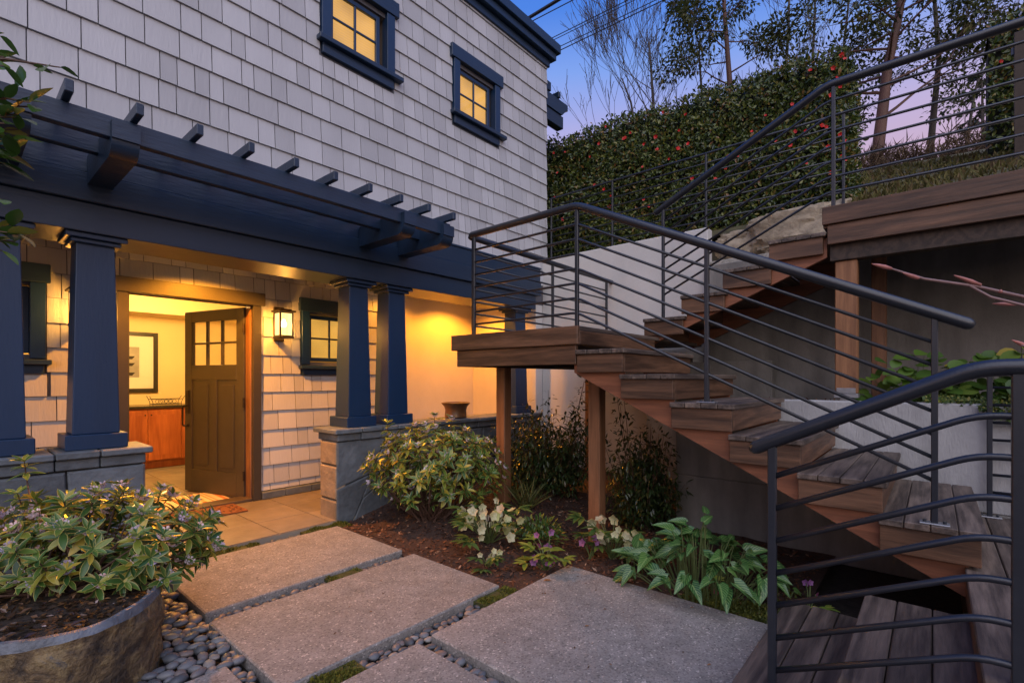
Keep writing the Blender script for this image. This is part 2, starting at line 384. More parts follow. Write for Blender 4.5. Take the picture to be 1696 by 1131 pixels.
TWIG = paint('brown_twig', (.085, .045, .030), .7, .2, 30)
BUDS = paint('pink_bud', (.34, .13, .11), .5, .3, 60)
STEM = paint('green_stem', (.09, .12, .035), .6, .2, 30)
WIRE = paint('black_wire', (.012, .012, .014), .6)

# ------------------------------------------------------------------ leaves
def leaf_arrays(kind='full', w=.2, fold=.05, droop=.08):
    """unit leaf along +Y; returns verts, faces, edge attr, vlen attr"""
    if kind == 'quad':
        v = [(0,0,0), (-w,.45,fold), (w,.45,fold), (0,1,-droop)]
        return v, [(0,1,3),(0,3,2)], [.5,1,1,1], [0,.45,.45,1]
    if kind == 'arrow':          # arum: arrow-shaped with basal lobes
        prof = [(-.18,.17,.10), (.02,.29,.16), (.22,.27,.17), (.48,.21,.13), (.74,.12,.07), (.92,.04,.0)]
    elif kind == 'round':
        prof = [(.05,w*.6,fold*.5), (.25,w*1.0,fold), (.5,w*1.05,fold), (.75,w*.75,fold*.7), (.93,w*.25,0)]
    else:
        prof = [(.10,w*.42,fold*.5), (.30,w*.88,fold), (.52,w,fold), (.75,w*.72,fold*.7), (.92,w*.28,fold*.2)]
    v = [(0,0,0)]; e = [0.]; l = [0.]
    for i, (t, hw, fz) in enumerate(prof):
        z = -droop*max(t,0)**2
        tm = max(t, .02)
        v += [(-hw, t, z+fz), (0, tm, z), (hw, t, z+fz)]; e += [1., 0., 1.]; l += [max(t,0)]*3
    v.append((0, 1, -droop)); e.append(1.); l.append(1.)
    f = [(0,1,2),(0,2,3)]
    for i in range(len(prof)-1):
        a = 1+3*i; b = a+3
        f += [(a,b,b+1,a+1),(a+1,b+1,b+2,a+2)]
    a = 1+3*(len(prof)-1); tip = len(v)-1
    f += [(a,tip,a+1),(a+1,tip,a+2)]
    return v, f, e, l
def leaf_mesh(name, mat, smooth=True, **kw):
    v, f, e, l = leaf_arrays(**kw)
    me = bpy.data.meshes.new(name); me.from_pydata(v, [], f); me.materials.append(mat)
    for an, av in (('edge', e), ('vlen', l)):
        a = me.attributes.new(an, 'FLOAT', 'POINT'); a.data.foreach_set('value', av)
    if smooth: me.polygons.foreach_set('use_smooth', [True]*len(me.polygons))
    return me
def quat_for(d, up):
    """leaf +Y along d, +Z near up"""
    d = Vector(d).normalized(); up = Vector(up)
    x = d.cross(up)
    if x.length < 1e-4: x = d.cross(Vector((1,.3,.2)))
    x.normalize(); z = x.cross(d)
    return Matrix((x, d, z)).transposed().to_quaternion()
def cloud(name, mat, items, parent, kind='quad', w=.2, fold=.05, droop=.08, stuff=True):
    """items: (pos, dir, up, length) -> one mesh of many leaves"""
    v, f, e, l = leaf_arrays(kind, w, fold, droop)
    V = np.array(v); nv = len(v); n = len(items)
    if n == 0: return None
    P = np.array([i[0] for i in items], float); D = np.array([i[1] for i in items], float); U = np.array([i[2] for i in items], float); L = np.array([i[3] for i in items], float)
    D /= np.linalg.norm(D, axis=1)[:, None]+1e-9
    X = np.cross(D, U); X /= np.linalg.norm(X, axis=1)[:, None]+1e-9
    Z = np.cross(X, D)
    A = P[:, None, :] + (V[None, :, 0:1]*X[:, None, :] + V[None, :, 1:2]*D[:, None, :] + V[None, :, 2:3]*Z[:, None, :])*L[:, None, None]
    A = A.reshape(-1, 3); lo = A.min(0); hi = A.max(0); og = Vector(((lo[0]+hi[0])/2, (lo[1]+hi[1])/2, lo[2]))
    A -= np.array(og)
    F = [tuple(x+i*nv for x in ff) for i in range(n) for ff in f]
    me = bpy.data.meshes.new(name); me.from_pydata(A.tolist(), [], F); me.materials.append(mat)
    rr = np.random.RandomState(n).rand(n)
    for an, av in (('edge', np.tile(np.array(e), n)), ('vlen', np.tile(np.array(l), n)), ('rnd', np.repeat(rr, nv))):
        a = me.attributes.new(an, 'FLOAT', 'POINT'); a.data.foreach_set('value', av)
    o = link(bpy.data.objects.new(name, me), parent, og)
    if stuff: o['kind'] = 'stuff'
    return o
def rv(r=rng): 
    while True:
        p = Vector((r.uniform(-1,1), r.uniform(-1,1), r.uniform(-1,1)))
        if .05 < p.length <= 1: return p
FWD = Vector((.7587, .6514, 0)); RGT = Vector((.6514, -.7587, 0)); UP = Vector((0,0,1))
def cam_px(p):
    d = p[0]*FWD.x+p[1]*FWD.y; r = p[0]*RGT.x+p[1]*RGT.y
    return (848+814*r/d, 627-814*(p[2]-1.27)/d, d) if d > .05 else (-9999, 0, d)
def hit(px, py, d):       # measurement helper: where a ray of the survey photo sits at depth d
    return FWD*d + RGT*((px-848)/814*d) + UP*(1.27-(py-627)/814*d)

# ================================================================== THE SETTING
def hill(x, y):
    t = max(0., x-5.7)
    z = 2.88 + .40*min(t, 5.5) + .06*max(0., t-5.5)
    return z + .10*noise.noise(Vector((x*.6, y*.6, 0)))*min(1, t) + .04*noise.noise(Vector((x*2.3, y*2.3, 4)))*min(1, t)
tag(MB().add([(-60,-60,-.10),(5.7,-60,-.10),(5.7,60,-.10),(-60,60,-.10)], [(0,1,2,3)]).build('ground', SOIL), kind='structure')
# hillside behind the retaining walls
nx, ny = 60, 80
xs = [5.7 + 60*(i/nx)**2.2 for i in range(nx+1)]; ys = [-30 + 60*j/ny for j in range(ny+1)]
hb = MB(); hb.add([(x, y, hill(x, y)) for x in xs for y in ys], [(i*(ny+1)+j, (i+1)*(ny+1)+j, (i+1)*(ny+1)+j+1, i*(ny+1)+j+1) for i in range(nx) for j in range(ny)])
MOSSG = paint('mossy_ground', (.085, .075, .030), .95, .5, 5, .9, 30, stain=.5)
hobj = hb.build('hillside', MOSSG, smooth=True); tag(hobj, kind='structure')
# planting bed (mulch) between path and stairs
def bed_z(x, y):
    z = -.035 + .20*max(0, min(1, (y-2.2)/1.2))*max(0, min(1, (x-2.5)/.9))
    z += .018*noise.noise(Vector((x*3, y*3, 1))) + .010*noise.noise(Vector((x*9, y*9, 2)))
    return z
bx = [2.22+2.1*i/64 for i in range(65)]; by = [.55+3.53*j/90 for j in range(91)]
bb = MB(); bb.add([(x, y, bed_z(x, y)) for x in bx for y in by], [(i*91+j, (i+1)*91+j, (i+1)*91+j+1, i*91+j+1) for i in range(64) for j in range(90)])
tag(bb.build('planting_bed', MULCH, smooth=True), kind='structure')
bb2 = MB(); bb2.box(4.31, 5.5, 1.76, 4.06, -.1, .10)
tag(bb2.build('planting_bed', MULCH), kind='structure')
items = []
for i in range(9000):
    x = rng.uniform(2.26, 4.25); y = rng.uniform(.6, 4.03)
    if x < 2.82 and y < 1.92: continue
    d = Vector((rng.uniform(-1,1), rng.uniform(-1,1), rng.uniform(-.35,.45)))
    items.append(((x, y, bed_z(x, y)+.004), d, Vector((rng.uniform(-.5,.5), rng.uniform(-.5,.5), 1)), rng.uniform(.012,.05)))
tag(cloud('bark_chips', CHIP, items, None, 'quad', .22, .02, .0), 'loose dark bark chips covering the planting bed', 'mulch', kind='stuff')

# paving slabs, pebbles and moss
patio = MB().box(-2.5, 2.83, -3, 4.07, -.099, -.07).build('patio', SOIL); tag(patio, kind='structure')
def slab(x0, x1, y0, y1):
    o = MB().cb(x0, x1, y0, y1, -.068, 0, .007).build('slab', CONC, patio); return o
slab(.94, 2.242, 2.995, 3.915); slab(.915, 2.25, 2.03, 2.875)
slab(1.592, 2.80, .60, 1.90); slab(.30, 1.505, .60, 1.89); slab(-.6, .83, 1.20, 2.385)
slab(1.592, 2.80, -1.2, .50) if False else None
slab(.30, 1.505, -1.0, .50); 
# basin outline (plan) - pebbles stay outside it
BAS = [(.70,2.88),(.675,2.75),(.61,2.64),(.53,2.555),(.42,2.50),(.29,2.50),(.16,2.55),(.04,2.65),(-.05,2.80),(-.08,2.98),(-.02,3.14),(.12,3.26),(.30,3.33),(.48,3.31),(.62,3.20),(.69,3.05)]
def inside(p, poly, grow=0.):
    cx = sum(q[0] for q in poly)/len(poly); cy = sum(q[1] for q in poly)/len(poly)
    x = cx+(p[0]-cx)/(1+grow); y = cy+(p[1]-cy)/(1+grow); c = False; j = len(poly)-1
    for i in range(len(poly)):
        if (poly[i][1] > y) != (poly[j][1] > y) and x < (poly[j][0]-poly[i][0])*(y-poly[i][1])/(poly[j][1]-poly[i][1])+poly[i][0]: c = not c
        j = i
    return c
PEB = leafmat('river_pebble', [(0,(.055,.062,.072)), (.3,(.10,.11,.125)), (.55,(.155,.16,.17)), (.75,(.12,.125,.14)), (.9,(.17,.13,.115)), (1,(.26,.25,.235))], .5, trans=0, spec=.45, patches=30)
def pebble_mesh(k):
    r = random.Random(k); b = MB(); n, m = 9, 5
    vs = [(0,0,-.5)]
    for i in range(1, m):
        ph = -math.pi/2+math.pi*i/m
        for j in range(n):
            t = 2*math.pi*j/n
            vs.append((math.cos(ph)*math.cos(t)*.5, math.cos(ph)*math.sin(t)*.5, math.sin(ph)*.5))
    vs.append((0,0,.5))
    vs = [Vector(p)*(1+.16*noise.noise(Vector(p)*2.2+Vector((k*7,0,0)))) for p in vs]
    fs = [(0, 1+(j+1) % n, 1+j) for j in range(n)]
    for i in range(m-2):
        for j in range(n):
            a = 1+i*n; fs.append((a+j, a+(j+1) % n, a+n+(j+1) % n, a+n+j))
    a = 1+(m-2)*n; fs += [(a+j, a+(j+1) % n, len(vs)-1) for j in range(n)]
    b.add(vs, fs); return b.mesh('pebble', PEB, True)
PM = [pebble_mesh(k) for k in range(5)]
pbed = MB().box(-.6, 2.24, 1.0, 4.055, -.0695, -.066).build('pebble_bed', SOIL); tag(pbed, kind='structure')
placed = []; grid = {}
def try_peb(x, y, s, z, k=.80):
    gx, gy = int(x/.08), int(y/.08)
    for a in (-1,0,1):
        for b in (-1,0,1):
            for (qx, qy, qs) in grid.get((gx+a, gy+b), []):
                if (x-qx)**2+(y-qy)**2 < ((s+qs)*.5*k)**2: return False
    grid.setdefault((gx, gy), []).append((x, y, s)); placed.append((x, y, s, z)); return True
def in_moss(x, y):
    return (2.875 < y < 3.0 and 1.62 < x < 1.86) or (1.88 < y < 2.04 and (1.02 < x < 1.24 or 2.02 < x)) or (y > 3.9 and (.9 < x < 1.62 or 1.98 < x))
areas = [(.10,.93,2.39,4.05,.034,.068,5200), (.94,2.24,2.885,2.985,.026,.055,700), (.84,2.24,1.905,2.02,.026,.055,800), (1.512,1.585,1.0,1.9,.026,.055,500), (.93,2.2,3.925,4.05,.024,.05,700), (.838,.91,1.9,2.4,.03,.06,200)]
for (x0,x1,y0,y1,s0,s1,n) in areas:
    for i in range(n):
        s = s1-(s1-s0)*(i/n)**.7; s *= rng.uniform(.85,1.1)
        x = rng.uniform(x0+s*.3, x1-s*.3); y = rng.uniform(y0+s*.3, y1-s*.3)
        if inside((x,y), BAS, .05) or in_moss(x, y): continue
        try_peb(x, y, s, -.055+s*.2+rng.uniform(0,.012)+(.02 if x < .9 and y > 2.4 else 0))
def peb_key(p):
    q = cam_px((p[0], p[1], p[3])); vis = -20 < q[0] < 1716 and q[1] < 1150
    return (1 if vis else 0)*p[2]/max(q[2], .1)
placed.sort(key=peb_key, reverse=True)
rest = MB()
for i, (x, y, s, z) in enumerate(placed):
    me = PM[i % 5]; el = rng.uniform(1.0, 1.45); sx, sy, sz = s*el, s*rng.uniform(.8,1.0), s*rng.uniform(.48,.72)
    q = Quaternion((0,0,1), rng.uniform(0,6.3)) @ Quaternion((1,0,0), rng.uniform(-.3,.3))
    if i < 300: inst('pebble', me, (x,y,z), pbed, q, (sx,sy,sz))
    else:
        vs = [Vector((x,y,z)) + q @ Vector((v.co.x*sx, v.co.y*sy, v.co.z*sz)) for v in me.vertices]
        rest.add(vs, [tuple(p.vertices) for p in me.polygons])
o = rest.build('pebbles', PEB, pbed, smooth=True); o['kind'] = 'stuff'
MOSS = leafmat('moss', [(0,(.045,.055,.010)), (.5,(.10,.11,.018)), (1,(.17,.165,.03))], .8, trans=.2, spec=.2)
def moss_patch(rects, n, parent=None, z0=-.05, mat=MOSS, size=(.010,.024), hgt=.04):
    items = []
    for (x0,x1,y0,y1) in rects:
        k = int(n*(x1-x0)*(y1-y0))
        for i in range(k):
            x, y = rng.uniform(x0,x1), rng.uniform(y0,y1)
            z = z0+hgt*max(0, .6+.6*noise.noise(Vector((x*9,y*9,3))))*min(1, 8*min(x-x0,x1-x,y-y0,y1-y)/max(.02,min(x1-x0,y1-y0))+.2)
            d = rv(); d.z = abs(d.z)+.3
            items.append(((x,y,z), d, rv()+Vector((0,0,.8)), rng.uniform(*size)))
    return cloud('moss', mat, items, parent, 'quad', .3, .05, .1)
tag(moss_patch([(1.62,1.86,2.88,2.99),(1.02,1.24,1.895,2.025),(2.02,2.30,1.90,2.03),(.9,1.62,3.92,4.06),(1.98,2.40,3.93,4.06),(2.83,3.05,.66,1.15),(2.6,2.86,.62,.85)], 26000), 'olive green moss filling gaps between the paving slabs', 'moss', kind='stuff')
moss_base = MB()
for (x0,x1,y0,y1) in ((1.62,1.86,2.88,2.99),(1.02,1.24,1.895,2.025),(2.02,2.30,1.90,2.03),(.95,1.62,3.92,4.055),(1.98,2.3,3.93,4.055)):
    moss_base.box(x0,x1,y0,y1,-.0655,-.02)
tag(moss_base.build('moss', paint('moss_base',(.05,.055,.012),.95,.4,30)), 'low cushion of olive moss under the tufts', 'moss', kind='stuff')

# porch floor tiles and interior floor
porch = MB().box(-2.4, 5.6, 4.071, 8.97, -.09, -.006).build('porch_floor', GROUT); tag(porch, kind='structure')
tx = [-.46,-.0,.45,.905,1.36,1.816,2.27,2.725,3.2,3.7,4.2,4.7,5.2]
rows_ = [4.072, 4.52, 4.97, 5.42, 5.86, 6.32, 6.77, 7.22, 7.68, 8.13, 8.38]
for j in range(len(rows_)-1):
    off = .0 if j % 2 == 0 else .2
    for i in range(len(tx)-1):
        if tx[i] > 3.6 and j > 2: continue
        MB().cb(tx[i]+.003+off*.0, tx[i+1]-.003, rows_[j]+.003, rows_[j+1]-.003, -.005, 0+rng.uniform(-.0008,.0008), .002).build('tile', TILE, porch)

# ================================================================== HOUSE
house = empty('house', (2.2, 5.4, 0)); tag(house, 'two storey house clad in pale grey shingles with navy trim and pillared porch', 'house')
UY = 4.20
WINS_UP = [(2.235, 3.02), (3.836, 4.621)]
def subtract(rects, hole):
    out = []
    hx0,hx1,hz0,hz1 = hole
    for (x0,x1,z0,z1) in rects:
        if x1 <= hx0 or x0 >= hx1 or z1 <= hz0 or z0 >= hz1: out.append((x0,x1,z0,z1)); continue
        if x0 < hx0: out.append((x0,hx0,z0,z1))
        if x1 > hx1: out.append((hx1,x1,z0,z1))
        a, b = max(x0,hx0), min(x1,hx1)
        if z0 < hz0: out.append((a,b,z0,hz0))
        if z1 > hz1: out.append((a,b,hz1,z1))
    return [r for r in out if r[1]-r[0] > .02 and r[3]-r[2] > .012]
def wall_backing(name, x0, x1, z0, z1, yf, th, holes, mat):
    b = MB(); rects = [(x0,x1,z0,z1)]
    for h in holes: rects = subtract(rects, h)
    for r in rects: b.box(r[0], r[1], yf, yf+th, r[2], r[3])
    return b.build(name, mat, house)
SHM = {}
def shingle_mesh(w, h):
    k = (round(w, 3), round(h, 3))
    if k not in SHM:
        b = MB(); w, h = k; t0, t1 = .019, .003; bz = .0025  # bz: added gap, dark backing in it stands for the butt shadow
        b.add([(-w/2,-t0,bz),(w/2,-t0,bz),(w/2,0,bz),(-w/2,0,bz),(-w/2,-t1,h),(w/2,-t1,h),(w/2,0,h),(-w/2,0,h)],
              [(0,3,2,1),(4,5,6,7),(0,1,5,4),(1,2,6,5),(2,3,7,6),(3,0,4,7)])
        SHM[k] = b.mesh('shingle', SHINGLE)
    return SHM[k]
def shingle_wall(wall, x0, x1, zs, yf, holes, seed, limit=300):
    r = random.Random(seed); L = []
    for j in range(len(zs)-1):
        z0, z1 = zs[j], zs[j+1]
        x = x0 - r.uniform(0, .15)
        while x < x1:
            wd = r.choice([.095,.11,.13,.15,.17,.19,.21,.235])*r.uniform(.95,1.08)
            a, b = max(x, x0), min(x+wd, x1)
            x += wd
            if b-a < .02: continue
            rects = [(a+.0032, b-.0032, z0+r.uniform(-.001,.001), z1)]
            for h in holes: rects = subtract(rects, h)
            L += rects
    def key(q):
        p = cam_px(((q[0]+q[1])/2, yf, (q[2]+q[3])/2)); vis = -30 < p[0] < 1726 and -30 < p[1] < 1160
        return (1 if vis else 1e-4)*(q[1]-q[0])*(q[3]-q[2])/max(p[2],.1)**2
    L.sort(key=key, reverse=True)
    rest = MB()
    for i, q in enumerate(L):
        me = shingle_mesh(q[1]-q[0], q[3]-q[2]); loc = Vector(((q[0]+q[1])/2, yf-.0005-r.uniform(0,.0025), q[2]))
        if i < limit:
            o = inst('shingle', me, loc, wall)
            o.rotation_euler = (0, r.uniform(-.0025,.0025), 0)
        else: rest.add([v.co+loc for v in me.vertices], [tuple(p.vertices) for p in me.polygons])
    if rest.v:
        o = rest.build('shingles', SHINGLE, wall); o['kind'] = 'stuff'
        a = o.data.attributes.new('rnd', 'FLOAT', 'POINT'); nv = len(o.data.vertices)
        a.data.foreach_set('value', np.repeat(np.random.RandomState(seed).rand(nv//8), 8))
holes_up = [(a-.0, b+.0, 4.215, 5.09) for a, b in WINS_UP]
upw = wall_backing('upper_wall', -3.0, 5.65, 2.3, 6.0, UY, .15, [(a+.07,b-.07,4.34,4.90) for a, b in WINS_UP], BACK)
zs = [2.575+.2065*k for k in range(17)]
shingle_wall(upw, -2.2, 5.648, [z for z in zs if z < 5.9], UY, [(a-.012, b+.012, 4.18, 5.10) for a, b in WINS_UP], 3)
# end (corner) board of shingles on the east side, roof and cornice
MB().box(5.50, 5.65, 4.35, 9.5, 2.3, 6.0).build('side_wall', SHINGLE, house)
MB().box(-3.0, 5.5, 4.35, 9.5, 5.96, 6.02).build('roof', BACK, house)
MB().box(-3.0, 5.5, 9.35, 9.5, -.05, 5.96).build('rear_wall', BACK, house)
cn = MB()
cn.cb(-3.0, 5.67, 4.155, 4.19, 5.70, 5.80, .004)
cn.build('cornice_frieze', NAVY, house)
MB().cb(-3.0, 5.74, 4.09, 4.19, 5.802, 5.90, .005).build('cornice', NAVY, house)
MB().cb(-3.0, 5.79, 4.045, 4.19, 5.902, 6.03, .006).build('cornice', NAVY, house)
MB().cb(5.655, 5.74, 4.192, 9.5, 5.802, 5.90, .005).build('cornice', NAVY, house)
MB().cb(5.655, 5.79, 4.192, 9.5, 5.902, 6.03, .006).build('cornice', NAVY, house)

def window(xc, x0, x1, zs_, head, sill, apron, yf, glassx, glassz, nm='window', pane_mat=AMBER, depth=.05):
    """casing x0..x1; zs_ casing z range; head (x0,x1,z0,z1)"""
    gx0, gx1 = glassx; gz0, gz1 = glassz
    s = MB(); fr = .042; yb = yf+.045
    s.cb(gx0-fr, gx0, yf+.012, yb, gz0-fr, gz1+fr, .003); s.cb(gx1, gx1+fr, yf+.012, yb, gz0-fr, gz1+fr, .003)
    s.cb(gx0+.0005, gx1-.0005, yf+.012, yb, gz1, gz1+fr, .003); s.cb(gx0+.0005, gx1-.0005, yf+.012, yb, gz0-fr, gz0, .003)
    sash = s.build(nm, NAVYV, house)
    cw = gx0-fr-x0
    for a, b in ((x0, x0+cw-.001), (x1-cw+.001, x1)):
        MB().cb(a, b, yf-.042, yf+.05, zs_[0], zs_[1], .003).build('casing', NAVYV, sash)
    MB().cb(head[0], head[1], yf-.055, yf+.02, head[2], head[3], .004).build('head_trim', NAVY, sash)
    MB().cb(sill[0], sill[1], yf-.085, yf+.05, sill[2], sill[3], .005).build('sill', NAVY, sash)
    MB().cb(x0+.008, x1-.008, yf-.038, yf+.02, apron, sill[2]-.0005, .004).build('apron', NAVY, sash)
    mid, mz = (gx0+gx1)/2, (gz0+gz1)/2
    MB().cb(mid-.011, mid+.011, yf+.014, yf+.034, gz0+.0005, gz1-.0005, .003).build('muntin', NAVYV, sash)
    MB().cb(gx0+.0005, mid-.0115, yf+.0145, yf+.0335, mz-.010, mz+.010, .003).build('muntin', NAVYV, sash)
    MB().cb(mid+.0115, gx1-.0005, yf+.0145, yf+.0335, mz-.010, mz+.010, .003).build('muntin', NAVYV, sash)
    for a, b in ((gx0, mid-.011), (mid+.011, gx1)):
        for c, d in ((gz0, mz-.01), (mz+.01, gz1)):
            MB().box(a+.0005, b-.0005, yf+.026, yf+.032, c+.0005, d-.0005).build('pane', WINGL, sash)
    MB().box(gx0-.03, gx1+.03, yf+.062, yf+.066, gz0-.03, gz1+.03).build('blind', pane_mat, sash)
    MB().cb(gx0-.025, gx1+.025, yf+.046, yf+.061, gz0+.0-.02, gz0+.004, .002).build('blind_rail', pane_mat, sash)
    return sash
for a, b in WINS_UP:
    window(0, a, b, (4.345, 4.945), (a-.045, b+.045, 4.946, 5.095), (a-.04, b+.08, 4.298, 4.344), 4.205, UY, (a+.135, b-.19 if False else a+.596), (4.38, 4.842))

# header beam (frieze + fascia) carrying the upper storey
MB().cb(-3.0, 5.235, 4.07, 4.52, 2.20, 2.384, .004).build('header_beam', NAVY, house)
MB().cb(-3.0, 5.31, 4.035, 4.50, 2.386, 2.565, .005).build('header_fascia', NAVY, house)
MB().cb(-3.0, 5.31, 4.05, 4.19, 2.567, 2.742, .004).build('header_fascia', NAVY, house)
MB().cb(-3.0, 5.325, 4.04, 4.199, 2.744, 2.768, .004).build('drip_cap', NAVY, house)
# pergola: brackets, beams, rafters
for xc in (.232, .667, 2.591, 3.026):
    prof = [(4.034,2.49),(3.452,2.49)]
    for k in range(1, 8):
        t = math.pi/2*k/7; prof.append((3.452-.085*math.sin(t)*1.0+0.0, 2.49+.08*(1-math.cos(t))))
    prof += [(3.353,2.572),(3.353,2.665),(3.40,2.668),(4.034,2.668)]
    auto_smooth(MB().prism(prof, xc-.0625, xc+.0625, 0).build('bracket', NAVY, house), 35)
for y0 in (3.40, 3.70):
    MB().cb(-2.5, 3.085, y0, y0+.055, 2.584, 2.700, .004).build('pergola_beam', NAVY, house)
for k in range(-3, 10):
    x = .404+.2888*k
    MB().cb(x, x+.036, 3.275, 4.182, 2.703, 2.766, .004).build('rafter', NAVY, house)

# columns
def column(xc, yc=4.258):
    def taper(z0, z1, w0, w1):
        b = MB(); n0 = w0/2; n1 = w1/2
        b.add([(xc-n0,yc-n0,z0),(xc+n0,yc-n0,z0),(xc+n0,yc+n0,z0),(xc-n0,yc+n0,z0),(xc-n1,yc-n1,z1),(xc+n1,yc-n1,z1),(xc+n1,yc+n1,z1),(xc-n1,yc+n1,z1)],
              [(0,3,2,1),(4,5,6,7),(0,1,5,4),(1,2,6,5),(2,3,7,6),(3,0,4,7)]); return b
    sh = taper(.913, 2.15, .242, .196)
    o = sh.build('column', NAVYV, house)
    bv = o.modifiers.new('soft', 'BEVEL'); bv.width = .005; bv.segments = 2
    h = .158
    MB().cb(xc-h, xc+h, yc-h, yc+h, .816, .912, .005).build('base', NAVYV, o)
    MB().cb(xc-.128, xc+.128, yc-.128, yc+.128, 2.142, 2.168, .004).build('necking', NAVYV, o)
    MB().cb(xc-h, xc+h, yc-h, yc+h, 2.1685, 2.1995, .004).build('capital', NAVYV, o)
for xc in (.218, .667, 2.604, 3.042, 5.02): column(xc)

# porch ceiling, side and stucco walls
MB().box(-3.0, 5.6, 4.521, 5.55, 2.44, 2.50).build('porch_ceiling', CEIL, house)
EY = 5.40
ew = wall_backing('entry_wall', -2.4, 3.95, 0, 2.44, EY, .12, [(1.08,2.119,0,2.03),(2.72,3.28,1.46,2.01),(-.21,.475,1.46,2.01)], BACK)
zz = [.155, .35, .536, .725, .929, 1.128, 1.321, 1.518, 1.718, 1.92, 2.12, 2.322, 2.44]
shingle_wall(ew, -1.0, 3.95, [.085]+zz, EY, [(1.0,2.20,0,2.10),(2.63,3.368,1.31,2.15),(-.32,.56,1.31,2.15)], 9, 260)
MB().box(3.951, 5.35, 5.385, 5.52, 0, 2.44).build('stucco_wall', STUCCO, house)
MB().box(5.351, 5.50, 4.521, 5.52, 0, 2.44).build('stucco_end_wall', STUCCO, house)
MB().box(5.40, 5.65, 4.201, 4.52, -.05, 2.30).build('stucco_end_wall', WSTUCCO, house)
window(0, 2.642, 3.356, (1.43, 2.03), (2.614, 3.384, 2.031, 2.178), (2.612, 3.386, 1.38, 1.42), 1.308, EY, (2.775, 3.223), (1.513, 1.954))
DARKG = paint('dark_pane', (.01,.01,.012), .03)
window(0, -.28, .55, (1.43, 2.03), (-.31, .58, 2.031, 2.178), (-.32, .583, 1.38, 1.42), 1.308, EY, (-.147, .417), (1.513, 1.954), pane_mat=DARKG)
for a, b in ((2.205,2.45),(2.453,2.74),(2.743,3.0),(3.003,3.32),(3.323,3.6),(3.603,3.9)):
    MB().cb(a, b, 5.335, 5.399, .002, .078, .006).build('base_stone', STONE, house)
for a, b in ((-.3,.1),(.103,.5),(.503,.98)):
    MB().cb(a, b, 5.335, 5.399, .002, .078, .006).build('base_stone', STONE, house)
# door frame
df = MB(); df.cb(1.0, 1.079, 5.35, 5.52, 0, 2.03, .003); df.cb(2.12, 2.20, 5.35, 5.52, 0, 2.03, .003)
dfo = df.build('door_frame', DOOR, house)
MB().cb(.965, 2.235, 5.335, 5.45, 2.031, 2.162, .004).build('head_trim', DOOR, dfo)
MB().cb(1.08, 1.094, 5.40, 5.52, .03, 2.03, .002).build('jamb', DOOR, dfo)
MB().cb(2.105, 2.1195, 5.40, 5.52, .03, 2.03, .002).build('jamb', CEDAR, dfo)
MB().cb(1.08, 2.1195, 5.37, 5.56, .002, .030, .004).build('threshold', paint('threshold_wood', (.09,.065,.045), .5, .2, 20), dfo)
# door: built in its closed frame, swung 73 degrees about the hinge
ang = math.atan2(6.44-5.50, 1.804-2.08) - math.pi     # closed door runs along -X from the hinge
DM = Matrix.Translation((2.085, 5.505, 0)) @ Matrix.Rotation(ang, 4, 'Z')
DW = .975
def dbox(x0,x1,y0,y1,z0,z1,b=.004): return MB(DM).cb(-x1,-x0,y0,y1,z0,z1,b)   # x measured from the hinge towards the latch
d = MB(DM)
def db(x0,x1,z0,z1,y0=0,y1=.045,b=.003): d.cb(-x1,-x0,y0,y1,z0,z1,b)
db(0,.12,.012,2.02); db(DW-.12,DW,.012,2.02); db(.1205,DW-.1205,1.90,2.02); db(.1205,DW-.1205,1.26,1.42); db(.1205,DW-.1205,.012,.26); db(DW/2-.055,DW/2+.055,.2605,1.2595)
# muntin bars of the six-light opening
for xx in (.12+.735/3, .12+2*.735/3): db(xx-.011,xx+.011,1.4205,1.8995,.006,.039)
db(.1205,DW-.1205,1.649,1.671,.007,.038)
door = d.build('door', DOOR, house)
for (a, b) in ((.1205, DW/2-.0555), (DW/2+.0555, DW-.1205)):
    dbox(a, b, .012, .033, .2605, 1.2595, .002).build('panel', DOOR, door)
    dbox(a+.045, b-.045, .004, .0125, .315, 1.205, .008).build('panel', DOOR, door)
for i in range(3):
    for j in range(2):
        xa = .12+.735/3*i; 
        dbox(xa+.012, xa+.735/3-.012, .020, .026, 1.4205+.24*j, 1.645+.245*j, .001).build('pane', CLEAR, door)
for z in (.25, 1.02, 1.80):
    MB(DM).tube([(.004,-.006,z-.05),(.004,-.006,z+.05)], .012, 8).build('hinge', BRONZE, door)
hd = MB(DM); hd.cb(-DW+.03,-DW+.085,-.012,-.0005,.88,1.14,.003); hd.tube([(-DW+.058,-.01,.97),(-DW+.058,-.055,.97),(-DW+.058,-.06,.95),(-DW+.058,-.06,.76),(-DW+.058,-.05,.745),(-DW+.058,-.008,.745)], .010, 6)
hd.cb(-DW+.04,-DW+.076,-.012,-.0005,.725,.765,.003)
hd.build('handle', BRONZE, door)
# interior shell
MB().box(-.2, 4.2, 8.95, 9.05, 0, 2.5).build('interior_wall', PLASTER, house)
MB().box(-.3, -.2, 5.53, 9.05, 0, 2.5).build('interior_wall', PLASTER, house)
MB().box(3.6, 3.7, 5.53, 8.95, 0, 2.5).build('interior_wall', PLASTER, house)
MB().box(2.21, 3.6, 5.53, 5.56, 0, 2.44).build('interior_wall', PLASTER, house)
MB().box(-.3, 3.7, 5.53, 9.05, 2.46, 2.52).build('interior_ceiling', PLASTER, house)
MB().box(-.2, 3.6, 8.40, 8.949, 2.20, 2.459).build('interior_soffit', PLASTER, house)

